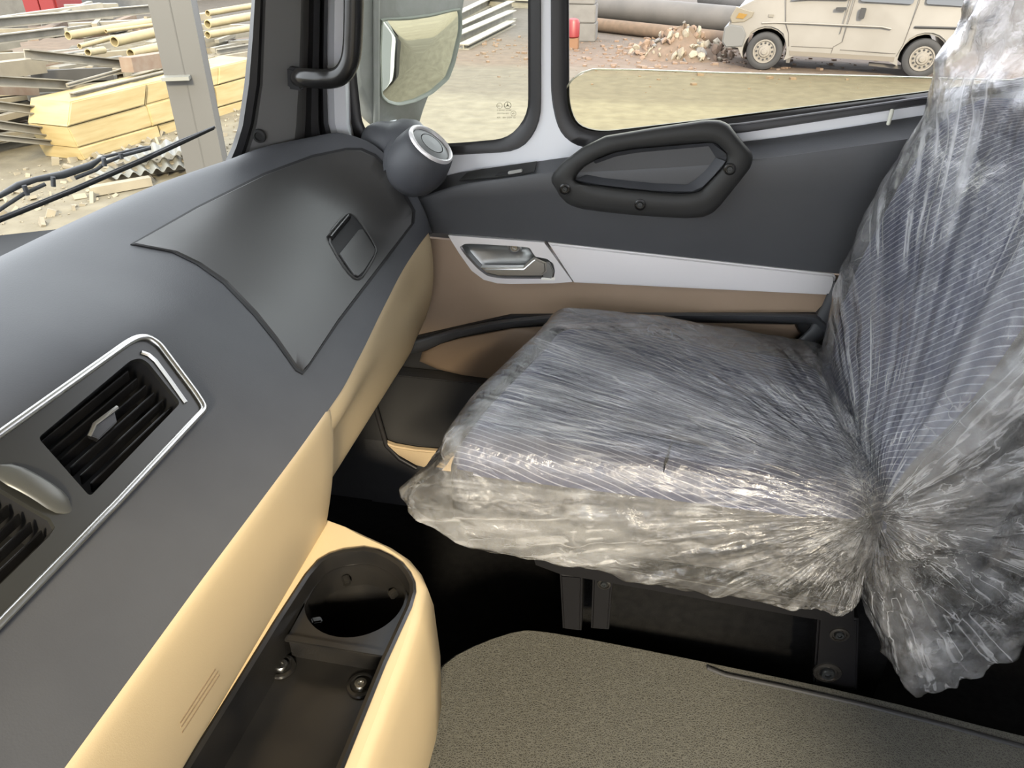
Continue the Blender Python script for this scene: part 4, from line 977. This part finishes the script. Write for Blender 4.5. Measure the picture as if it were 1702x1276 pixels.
for i, (a, b_, of, sz, mt_, lb_) in enumerate(BE):
    if mt_ in ('steel',): o = ibeam('steel_beam', V(a, of), V(b_, of + .15), sz * .8, sz, .012, Y[mt_], None, True)
    else: o = beam('plank' if mt_ == 'pale' else 'steel_bar', V(a, of), V(b_, of + .15), sz, sz, Y[mt_])
    tag(o, lb_, 'beam' if mt_ != 'pale' else 'plank', 'beams and planks of the scrap heap')
def pipe(name, a, b_, r, mt_, lb_, gr, cat='pipe'):
    ax = (b_ - a); l = ax.length
    o = lathe(name, a, ax, [(r * .78, .25), (r * .78, 0), (r, 0), (r, l), (0, l)], mt_, None, 20, (True, True), 35)
    tag(o, lb_, cat, gr); return o
PI_ = [((113, 59), (268, 34), 1.6, .050, 'yellow pipe highest in the heap left of the grey column'),
       ((190, 69), (270, 51), 1.2, .062, 'yellow pipe with small dark bore beside the grey column'),
       ((217, 89), (280, 75), .8, .055, 'short yellow pipe with wide open end beside the grey column'),
       ((132, 77), (190, 62), 1.3, .030, 'thin yellow pipe between the two thick ones'),
       ((146, 87), (172, 83), .9, .040, 'short stubby pale pipe in the middle of the heap'),
       ((176, 52), (262, 40), 1.5, .022, 'thin pale rod crossing over the yellow pipes'),
       ((345, 22), (460, 3), 1.8, .045, 'topmost yellow pipe between column and front pillar'),
       ((345, 40), (460, 19), 1.4, .060, 'thick yellow pipe between column and front pillar'),
       ((345, 58), (460, 39), 1.2, .050, 'lower yellow pipe between column and front pillar')]
for a, b_, of, r_, lb_ in PI_: pipe('steel_pipe', V(a, of), V(b_, of + .1), r_, Y['pipe'], lb_, 'yellow pipes on the scrap heap')
# mass of the heap behind and below: real jumbled bars in one pile
b = bmesh.new(); rg = random.Random(3)
for k in range(420):
    s = rg.random(); u_ = PA + PT * (-2.6 + 8.5 * s) + PN * (1.0 + 3.4 * rg.random()); z_ = .05 + rg.random() * (.10 + .20 * (u_ - PA).dot(PN))
    an = rg.gauss(0, .35); dr = (PT * math.cos(an) + PN * math.sin(an)); dr.z = rg.gauss(0, .05); dr.normalize(); l = .5 + rg.random() * 1.4; w_ = .03 + rg.random() * .05
    a_ = Vector((0, 0, 1)); c_ = dr.cross(a_).normalized(); a_ = c_.cross(dr)
    cen = Vector((u_.x, u_.y, z_)); vs = []
    for e in (-1, 1):
        for s1, s2 in ((-1, -1), (1, -1), (1, 1), (-1, 1)): vs.append(b.verts.new(cen + dr * e * l / 2 + c_ * s1 * w_ + a_ * s2 * w_ * .7))
    for f_ in ((0, 1, 2, 3), (7, 6, 5, 4), (0, 4, 5, 1), (1, 5, 6, 2), (2, 6, 7, 3), (3, 7, 4, 0)): b.faces.new([vs[i] for i in f_])
hp_ = mkbm('scrap_pile', b, Y['pale']); tag(hp_, 'jumble of pale steel and timber scrap filling the heap behind the timber stack', 'scrap', None, 'stuff')
hp_.data.materials.append(Y['steel']); hp_.data.materials.append(Y['rust'])
for i, p in enumerate(hp_.data.polygons): p.material_index = [0, 1, 1, 0, 1, 1, 2][(i // 6) % 7]
# debris on the ground before the heap
b = bmesh.new()
for k in range(900):
    u_ = PA + PT * (-3.5 + 7 * rg.random()) - PN * (rg.random() * 1.6 - .4); r_ = .008 + rg.random() ** 4 * .045
    mtx = Matrix.Translation((u_.x, u_.y, r_ * .3)) @ Matrix.Rotation(rg.random() * 6, 4, Vector((rg.random(), rg.random(), rg.random() + .1)).normalized()) @ Matrix.Diagonal((r_ * (1 + rg.random()), r_, r_ * .5, 1))
    bmesh.ops.create_cube(b, size=1.4, matrix=mtx)
tag(mkbm('ground_debris', b, Y['pale']), 'crumbs and splinters strewn on the ground before the timber stack', 'debris', None, 'stuff')
# corrugated sheets
def corr(p4, z, lb_):
    a, b_, c, d = [onZ(p, z) for p in p4]; rows = []
    for k in range(61):
        s = k / 60; h = .022 * math.sin(s * 2 * PI * 8)
        rows.append([a.lerp(b_, s) + Vector((0, 0, h)), d.lerp(c, s) + Vector((0, 0, h)), d.lerp(c, s) + Vector((0, 0, h - .006)), a.lerp(b_, s) + Vector((0, 0, h - .006))])
    o = loft('corrugated_sheet', rows, Y['white'], None, True, (True, True), False); tag(o, lb_, 'roofing sheet', 'corrugated sheets before the timber'); return o
corr([(160, 262), (330, 222), (330, 250), (178, 268)], .20, 'upper white corrugated sheet leaning low before the timber stack')
corr([(155, 285), (330, 255), (330, 272), (178, 296)], .10, 'lower white corrugated sheet lying before the timber stack')
for a_, b_ in (((160, 300), (330, 268)), ((150, 318), (250, 300))):
    tag(beam('timber_bearer', onZ(a_, .05), onZ(b_, .05), .09, .08, Y['pale']), 'pale timber bearer on the ground, %s the corrugated sheets' % ('right under' if a_[0] == 160 else 'in front of'), 'timber')
# grey column
cb = onZ((350, 300), 0)
sc_ = empty('steel_column', (cb.x, cb.y, 0), 'tall light grey steel column standing before the timber stack', 'column')
ct = Matrix.Rotation(math.radians(22), 3, 'Z'); cw, ch = .175, .14
def cp(x, y, z): return cb + ct @ Vector((x, y, 0)) + Vector((0, 0, z))
for s in (-1, 1): beam('flange', cp(0, s * ch, 0), cp(0, s * ch, 3.6), .35, .02, Y['col'], sc_, up=ct @ Vector((0, 1, 0)))
beam('web', cp(0, 0, 0), cp(0, 0, 3.6), .014, .30, Y['col'], sc_, up=ct @ Vector((0, 1, 0)))
beam('side_plate', cp(.168, 0, 0), cp(.168, 0, 3.6), .012, .27, Y['col'], sc_, up=ct @ Vector((0, 1, 0)))
beam('bracket_plate', cp(-.18, -ch - .06, .98), cp(.05, -ch - .06, .98), .14, .03, Y['white'], sc_)
box('base_plate', cb + Vector((-.3, -.3, 0)), cb + Vector((.3, .3, .02)), Y['col'], sc_)
# far things upper left
rb = onZ((80, 42), 0)
rc = empty('red_cabinet', (rb.x, rb.y, 0), 'red metal cabinet standing beyond the scrap heap at the far left', 'cabinet')
u = rb.length / 12
box('cabinet_body', rb + Vector((-.42, -.1, .06)), rb + Vector((.46, .8, 1.9)), Y['red'], rc, .02)
box('cabinet_door', rb + Vector((-.38, -.14, .15)), rb + Vector((.02, -.10, 1.8)), Y['red'], rc, .008)
box('cabinet_door', rb + Vector((.05, -.14, .15)), rb + Vector((.43, -.10, 1.8)), Y['red'], rc, .008)
fb = onZ((180, 14), 0)
gc_ = empty('grey_container', (fb.x, fb.y, 0), 'large grey steel container far behind the scrap heap', 'container')
d_ = (onZ((330, 0), 0) - fb).normalized()
beam('container_wall', fb - d_ * 3 + Vector((0, 0, 1.3)), fb + d_ * 16 + Vector((0, 0, 1.3)), .3, 2.6, Y['conc'], gc_)
for k in range(14): beam('wall_rib', fb + d_ * (k * 1.2 - 2.6) + Vector((0, -.2, 0)), fb + d_ * (k * 1.2 - 2.6) + Vector((0, -.2, 2.5)), .12, .08, Y['col'], gc_)
# steel beams lying on the ground seen through the quarter glass
for i, (a, b_, h_, lb_) in enumerate([((758, 66), (852, 24), .2, 'long steel beam on the ground, nearest of those beside the mirror'), ((760, 50), (850, 8), .2, 'long steel beam on the ground, second from the nearest by the mirror'), ((758, 30), (830, -6), .2, 'long steel beam on the ground, farthest of those beside the mirror'), ((800, 3), (900, 8), .2, 'grey steel beam lying crosswise at the top of the quarter window'), ((770, 78), (850, 38), .1, 'low bar on the ground before the long beams by the mirror')]):
    tag(ibeam('steel_beam', onZ(a, h_ / 2), onZ(b_, h_ / 2), .22, h_, .02, Y['steel'], None), lb_, 'beam')
ob = onZ((868, 18), 0)
tag(box('crate', ob + Vector((-.3, 1.2, 0)), ob + Vector((.9, 2.0, .9)), Y['pale'], None, .03), 'pale crate at the top right corner of the quarter window', 'crate')
# ---- seen through the door window
def gpipe(a, b_, r_, mt_, lb_):
    A, B = onZ(a, r_), onZ(b_, r_); B = A + (B - A).normalized() * min((B - A).length, 16); pipe('concrete_pipe', A, B, r_, mt_, lb_, 'long grey pipes behind the yard')
A0 = onZ((975, 38), .26); 
gpipe((955, 37), (1300, 75), .14, Y['soil'], 'low brownish pipe lying behind the rubble heap')
A1 = onZ((950, 16), .42); B1 = onZ((1300, 52), .42)
pipe('concrete_pipe', A1 + Vector((0, 1, 0)), B1 + Vector((0, 1, 0)), .26, Y['gpipe'], 'thick grey pipe raised behind the low one', 'long grey pipes behind the yard')
pipe('concrete_pipe', A1 + Vector((3, 1.9, .15)), B1 + Vector((0, 1.9, .2)), .28, Y['gpipe'], 'rearmost thick grey pipe on top of the others', 'long grey pipes behind the yard')
for k, (p, z0, z1, lb_) in enumerate([((962, 72), 0, .34, 'bottom grey concrete block of the stack left in the door window'), ((962, 72), .35, .68, 'middle grey concrete block of the stack left in the door window'), ((962, 72), .69, 1.0, 'topmost pale concrete block of the stack left in the door window')]):
    q = onZ(p, 0); tag(box('concrete_block', q + Vector((-.62, .25, z0)), q + Vector((.30 - .02 * k, .8, z1)), Y['conc'], None, .015), lb_, 'block', 'concrete blocks')
q = onZ((950, 82), 0)
rp_ = empty('red_drum', (q.x, q.y, 0), 'small red drum on an orange stand by the concrete blocks', 'drum')
lathe('drum_body', q + Vector((0, .1, .2)), (0, 0, 1), [(.11, 0), (.13, .02), (.13, .26), (.10, .32), (.04, .34)], Y['red'], rp_, 24, (True, True))
box('drum_stand', q + Vector((-.12, 0, 0)), q + Vector((.12, .22, .2)), mat('orange_paint', ko((.6, .30, .14)), .6), rp_, .01)
# rubble heap
hc = onZ((1132, 92), 0)
hh_ = empty('rubble_heap', (hc.x, hc.y, 0), 'heap of broken brick and plaster on the earth left of the van', 'rubble heap')
rows = []
def hz(rad, a): return .50 * max(0, 1 - rad) ** 1.1 * (1 + .25 * mn.noise(Vector((math.cos(a) * 2, math.sin(a) * 2, rad * 3))))
for i in range(14):
    rad = 1 - i / 13; rows.append([Vector((hc.x + math.cos(a) * rad * .95 * (1 + .12 * mn.noise(Vector((math.cos(a) * 2, math.sin(a) * 2, 0)))), hc.y + math.sin(a) * rad * .8, hz(rad, a) + (.02 * mn.noise(Vector((a * 5, rad * 9, 1))) if rad < 1 else 0))) for a in np.linspace(0, 2 * PI, 40, endpoint=False)])
loft('heap_mound', rows, Y['soil'], hh_, True, (False, True), True, 180)
def stone_mesh(seed):
    rg_ = random.Random(seed); b = bmesh.new(); bmesh.ops.create_icosphere(b, subdivisions=1, radius=1)
    for v_ in b.verts: v_.co = Vector((v_.co.x * 1.4, v_.co.y, v_.co.z * .6)) * (.75 + .5 * rg_.random())
    me = bpy.data.meshes.new('stone'); b.to_mesh(me); b.free(); me.materials.append(Y[['brick', 'pale', 'conc', 'brick'][seed % 4]]); return me
sms = [stone_mesh(i) for i in range(6)]
for k in range(190):
    a = rg.random() * 2 * PI; rad = rg.random() ** .6; s = .025 + rg.random() ** 2 * .075
    o = bpy.data.objects.new('stone', sms[k % 6]); COL.objects.link(o); o.parent = hh_
    o.location = (math.cos(a) * rad * .95, math.sin(a) * rad * .8, hz(rad, a) + s * .25); o.scale = (s, s, s); o.rotation_euler = (rg.random() * 3, rg.random() * 3, rg.random() * 6)
b = bmesh.new()
for k in range(900):
    x_ = hc.x + rg.gauss(-.3, 2.0); y_ = hc.y + rg.gauss(.3, 1.2); r_ = .008 + rg.random() ** 3 * .045
    bmesh.ops.create_cube(b, size=1.4, matrix=Matrix.Translation((x_, y_, r_ * .3)) @ Matrix.Rotation(rg.random() * 6, 4, 'Z') @ Matrix.Diagonal((r_ * 1.5, r_, r_ * .6, 1)))
tag(mkbm('gravel', b, Y['brick']), 'loose gravel scattered on the earth around the rubble heap', 'gravel', None, 'stuff')

# ================================================================== VAN
w1 = onZ((1265, 117), 0); w2 = onZ((1524, 131), 0); vdir = (w2 - w1); WB = vdir.length; vdir.normalize(); vn = Vector((-vdir.y, vdir.x, 0))
if vn.y < 0: vn = -vn
print('wheelbase', WB)
van = empty('van', (w1.x, w1.y, 0), 'dusty cream minivan parked behind the rubble heap, nose to the left', 'van')
k_ = WB / 2.45
def vv(x, y, z): return w1 + vdir * ((x - .66) * k_) + vn * (y * k_) + Vector((0, 0, z * k_))
VB = mat('van_cream_paint', ko((.66, .62, .54)), .4, col2=ko((.58, .54, .46)), nscale=2)
VG = mat('van_window_glass', ko((.16, .17, .17)), .12, spec=.8); VK = mat('van_dark_plastic', ko((.06, .06, .06)), .6); VR = mat('tyre_rubber', ko((.10, .10, .10)), .8)
VS = mat('seam_shade', ko((.30, .27, .23)), .8)
def arch(cx, r_, n_=14): return [(cx + r_ * math.cos(a), .30 + r_ * math.sin(a)) for a in np.linspace(-.35, PI + .35, n_)]
bot = [(3.62, .30)] + [p for p in arch(.66 + 2.45, .36)] + [(2.6, .25), (1.15, .25)] + [p for p in arch(.66, .36)] + [(.22, .34), (.02, .36)]
prof = [(.0, .60), (.03, .78), (.14, .95), (.42, 1.10), (1.02, 1.78), (1.2, 1.86), (3.45, 1.90), (3.66, 1.82), (3.76, 1.2), (3.78, .45)]
side = prof + bot
def bodysec(y, ins, zlift=0):
    out = []
    for x, z in side:
        zz = max(0, z - 1.0); out.append(vv(x, y + ins * zz * .18, z))
    return out
b = bmesh.new(); W_ = 1.48
levels = [(0.02, 1), (W_ - .02, -1)]
v0 = [b.verts.new(p) for p in bodysec(.0, 1)]; v1 = [b.verts.new(p) for p in bodysec(W_, -1)]
nn = len(v0); b.faces.new(v0); b.faces.new(v1)
for i in range(nn): b.faces.new((v0[i], v0[(i+1) % nn], v1[(i+1) % nn], v1[i]))
bmesh.ops.recalc_face_normals(b, faces=b.faces)
se = [e for e in b.edges if (e.verts[0] in v0) == (e.verts[1] in v0) and len(e.link_faces) == 2 and max(e.verts[0].co.z, e.verts[1].co.z) > .5 * k_]
bmesh.ops.bevel(b, geom=se, offset=.05 * k_, segments=4, affect='EDGES', clamp_overlap=True)
bmesh.ops.triangulate(b, faces=[f_ for f_ in b.faces if len(f_.verts) > 4])
body = mkbm('van_body', b, VB, van, True, 40)
def onside(pts, o=-.012): return [vv(x, o + max(0, z - 1.0) * .18, z) for x, z in pts]
def vslab(name, pts, mt_, th=.02, o=-.012, par=van, bv=0): return slab(name, onside(pts, o), vn * th, mt_, par, bevel=bv)
vslab('side_window', rnd([(.95, 1.08), (1.28, 1.68), (1.84, 1.70), (1.84, 1.12), (1.25, 1.11)], .05), VG)
vslab('side_window', rnd([(2.00, 1.10), (2.00, 1.71), (2.78, 1.72), (2.78, 1.08)], .06), VG)
vslab('side_window', rnd([(2.96, 1.09), (2.96, 1.72), (3.52, 1.70), (3.58, 1.07)], .06), VG)
def seam(pts, r_=.006): return tube('door_seam', onside(pts, -.001), r_ * k_, VS, van, n=6)
seam([(.93, 1.60), (.87, 1.1), (.93, .75), (1.00, .60), (1.04, .40)]); seam([(1.94, 1.75), (1.92, 1.1), (1.86, .5), (1.74, .42), (1.72, .30)]); seam([(1.88, 1.75), (1.86, 1.1), (1.80, .62)])
seam([(2.87, 1.75), (2.86, 1.1), (2.78, .5), (2.72, .32)]); seam([(1.08, .40), (1.74, .40)]); seam([(1.85, .38), (2.7, .36)])
tube('side_moulding', onside([(.55, .735), (.75, .75), (1.2, .755), (2.4, .745), (2.55, .72)], -.006), .014 * k_, VB, van, n=8)
tube('sliding_rail', onside([(2.88, .76), (3.7, .77)], -.006), .016 * k_, VK, van, n=8)
vslab('door_handle', rnd([(1.66, 1.005), (1.82, 1.01), (1.82, .965), (1.66, .96)], .2), VK, .03, -.02)
vslab('door_handle', rnd([(2.03, 1.01), (2.12, 1.01), (2.11, .85), (2.03, .85)], .2), VK, .03, -.02)
vslab('repeater_lamp', [(.64, .87), (.72, .87), (.72, .83), (.64, .83)], mat('lamp_lens', ko((.6, .55, .45)), .3), .02)
# headlight wraps the front corner
hl = slab('headlight', [vv(.10, -.016, .97), vv(.40, -.016, .90), vv(.38, -.016, .82), vv(.26, -.016, .74), vv(.06, -.016, .72), vv(.02, -.016, .80)], vn * .05, mat('headlight_lens', ko((.62, .55, .42)), .12, spec=.8), van, bevel=.01)
slab('indicator_lens', [vv(.16, -.026, .88), vv(.30, -.026, .86), vv(.24, -.026, .79), vv(.12, -.026, .80)], vn * .02, mat('amber_lens', ko((.72, .42, .10)), .2), hl)
slab('front_bumper', [vv(x, -.022, z) for x, z in [(-.05, .64), (.05, .70), (.25, .68), (.33, .55), (.30, .36), (.02, .33), (-.06, .42)]], vn * (W_ + .03) * k_, mat('bumper_grey', ko((.40, .40, .38)), .6), van, bevel=.02)
slab('windscreen', [vv(.50, .14, 1.16), vv(1.0, .24, 1.74), vv(1.0, W_ - .24, 1.74), vv(.50, W_ - .14, 1.16)], Vector((0, 0, .03)), VG, van)
vslab('sill_strip', [(1.06, .33), (2.7, .31), (2.7, .24), (1.08, .26)], mat('sill_dust', ko((.48, .42, .33)), .8), .02, -.006)
vslab('mud_flap', [(1.03, .38), (1.12, .36), (1.10, .14), (1.04, .14)], VS, .015, .01)
beam('exhaust_pipe', vv(2.35, .15, .17), vv(2.85, .15, .14), .05, .05, VS, van)
for cx in (.66, .66 + 2.45):
    for sd in (0, 1):
        yb = .02 if sd == 0 else W_ - .02; ax = -vn if sd == 0 else vn; c0 = vv(cx, yb, .30)
        wl_ = lathe('wheel', c0, ax, [(.17*k_, -.02), (.19*k_, .0), (.25*k_, .01), (.29*k_, -.01), (.30*k_, -.05), (.29*k_, -.15), (.18*k_, -.17)], VR, van, 36, (True, True))
        if sd == 0:
            lathe('wheel_rim', c0, ax, [(.19*k_, -.02), (.185*k_, .012), (.165*k_, .012), (.155*k_, -.01), (.10*k_, -.005), (.085*k_, .018), (.05*k_, .02), (.045*k_, .04), (0, .042)], mat('rim_cream', ko((.68, .62, .52)), .4), wl_, 32, (True, False))
            u_, v__, a__ = frame(ax)
            for j in range(12):
                an = 2*PI*j/12; p = c0 + (u_ * math.cos(an) + v__ * math.sin(an)) * .130 * k_
                lathe('rim_hole', p, ax, [(.017*k_, -.02), (.017*k_, .002), (0, .003)], VK, wl_, 8, (True, False))
# van underside shade is real: floor pan
box('underbody', (0, 0, 0), (1, 1, 1), VK, van) if False else slab('underbody', [vv(1.1, .1, .24), vv(2.7, .1, .24), vv(2.7, W_ - .1, .24), vv(1.1, W_ - .1, .24)], (0, 0, .08), VK, van)

# ================================================================== EXTERIOR MIRROR AND WIPER
dm = ray(690, 95).normalized(); rm = Vector((.93, .06, -.44)).normalized(); nm = (rm - dm).normalized(); mc = CAM + ray(690, 95) * (1.85 / ray(690, 95).y)
mir = empty('exterior_mirror', onP((655, 206), mc, nm), 'grey exterior wing mirror seen through the quarter window, showing the sunny yard', 'mirror')
def Mp(p, o=0.0): return onP(p, mc, nm) + nm * o
hou = [(601, -200), (598, -60), (596, 60), (594, 125), (600, 155), (610, 178), (619, 212), (697, 210), (703, 190), (712, 165), (751, 129), (766, 55), (774, 0), (780, -90), (776, -200)]
gls = rnd([(634, 33), (660, 33), (681, 32), (715, 27), (763, 15), (763, 52), (751, 103), (741, 129), (715, 152), (689, 165), (663, 171.5), (646, 168), (634, 158), (632, 90)], .15)
hm = mat('mirror_housing', ko((.75, .76, .68)), .55, bump=(150, .3, .001), col2=ko((.85, .84, .78)), nscale=30)
gm_c = V2((695, 95)); ho_ = polar(hou, V2((690, 60)), 120)
loft('mirror_housing', [[Mp(p, -.16) + (mc - Mp(p, 0)) * .35 for p in ho_], [Mp(p, -.12) + (mc - Mp(p, 0)) * .14 for p in ho_], [Mp(p, -.05) + (mc - Mp(p)) * .02 for p in ho_], [Mp(p, -.012) for p in ho_], [Mp(p, 0) for p in mixp(ho_, [(690, 60)] * 120, .04)]], hm, mir, True, (True, True), True, 60)
gl_ = polar(gls, gm_c, 72); ge_ = polar(grow(gls, gm_c, 5), gm_c, 72)
loft('mirror_bezel', [[Mp(p, .001) for p in ge_], [Mp(p, .007) for p in mixp(ge_, gl_, .4)], [Mp(p, .006) for p in gl_], [Mp(p, .001) for p in mixp(gl_, [tuple(gm_c)] * 72, .02)]], mat('mirror_bezel_grey', ko((.9, .95, .8)), .4), mir, True, (False, False), True, 60)
rows = []
for k in range(9):
    s = 1 - k / 8.0; rows.append([Mp(tuple(gm_c + (V2(p) - gm_c) * max(s, .001)), .0015 + .007 * (1 - s * s)) for p in gl_])
loft('mirror_glass', rows, mat('mirror_silvering', (.86, .88, .80), .02, 1.0), mir, True, (False, True), True, 180)
tube('mirror_arm', [Mp((655, 195), -.03), Mp((655, 225), -.04), Mp((655, 262), -.05)], [.06, .06, .06], 'lilac', mir, n=20, flat=.5)
tube('housing_ridge', [Mp((624, y_), .004) for y_ in (-150, -40, 40, 110, 170, 205)], .008, hm, mir, n=8)
# wiper on the outside of the screen
wsv = [tuple(v_.co + org(ws)) for v_ in [o for o in ws.children][0].data.vertices] if False else None
def wsq(p, o):   # point on the curved screen, stepped outward
    r = ray(*p); best = None
    for t in np.linspace(.0003, .004, 4000):
        q = CAM + r * t; x = -1.17 + .30 * abs((q.y - .33) / 1.07) ** 3.2 + .33 * (q.z - 1.62)
        if q.x < x - o: return q
    return q
wip = empty('windscreen_wiper', wsq((0, 345), .05), 'black wiper arm and blade lying across the lower windscreen', 'wiper')
WB_ = [(-60, 398), (0, 366), (120, 318), (240, 266), (300, 238), (355, 213)]
tube('wiper_rubber', [wsq(p, .02) for p in WB_], [.004, .004, .004, .004, .004, .003], 'rubber', wip, n=8)
tube('blade_spine', [wsq((p[0], p[1] - 4), .03) for p in WB_[:-1]] + [wsq((357, 211), .03)], .0028, 'wip', wip, n=8)
tube('wiper_arm', [wsq(p, .045) for p in [(-60, 345), (0, 325), (30, 308), (60, 298), (105, 290), (150, 275), (170, 262), (232, 246), (250, 244)]], [.004, .0045, .006, .005, .007, .0065, .003, .0025, .0025], 'wip', wip, n=10)
tube('blade_bracket', [wsq(p, .035) for p in [(125, 296), (160, 282), (176, 270), (205, 258), (250, 246)]], .0035, 'wip', wip, n=8)
tube('blade_bracket', [wsq(p, .035) for p in [(-20, 362), (12, 340), (40, 322), (75, 306)]], .0035, 'wip', wip, n=8)
for a, c in (((172, 262), (174, 276)), ((200, 255), (202, 264)), ((40, 308), (46, 324)), ((88, 294), (89, 310))):
    tube('blade_link', [wsq(a, .035), wsq(c, .03)], .004, 'wip', wip, n=8)
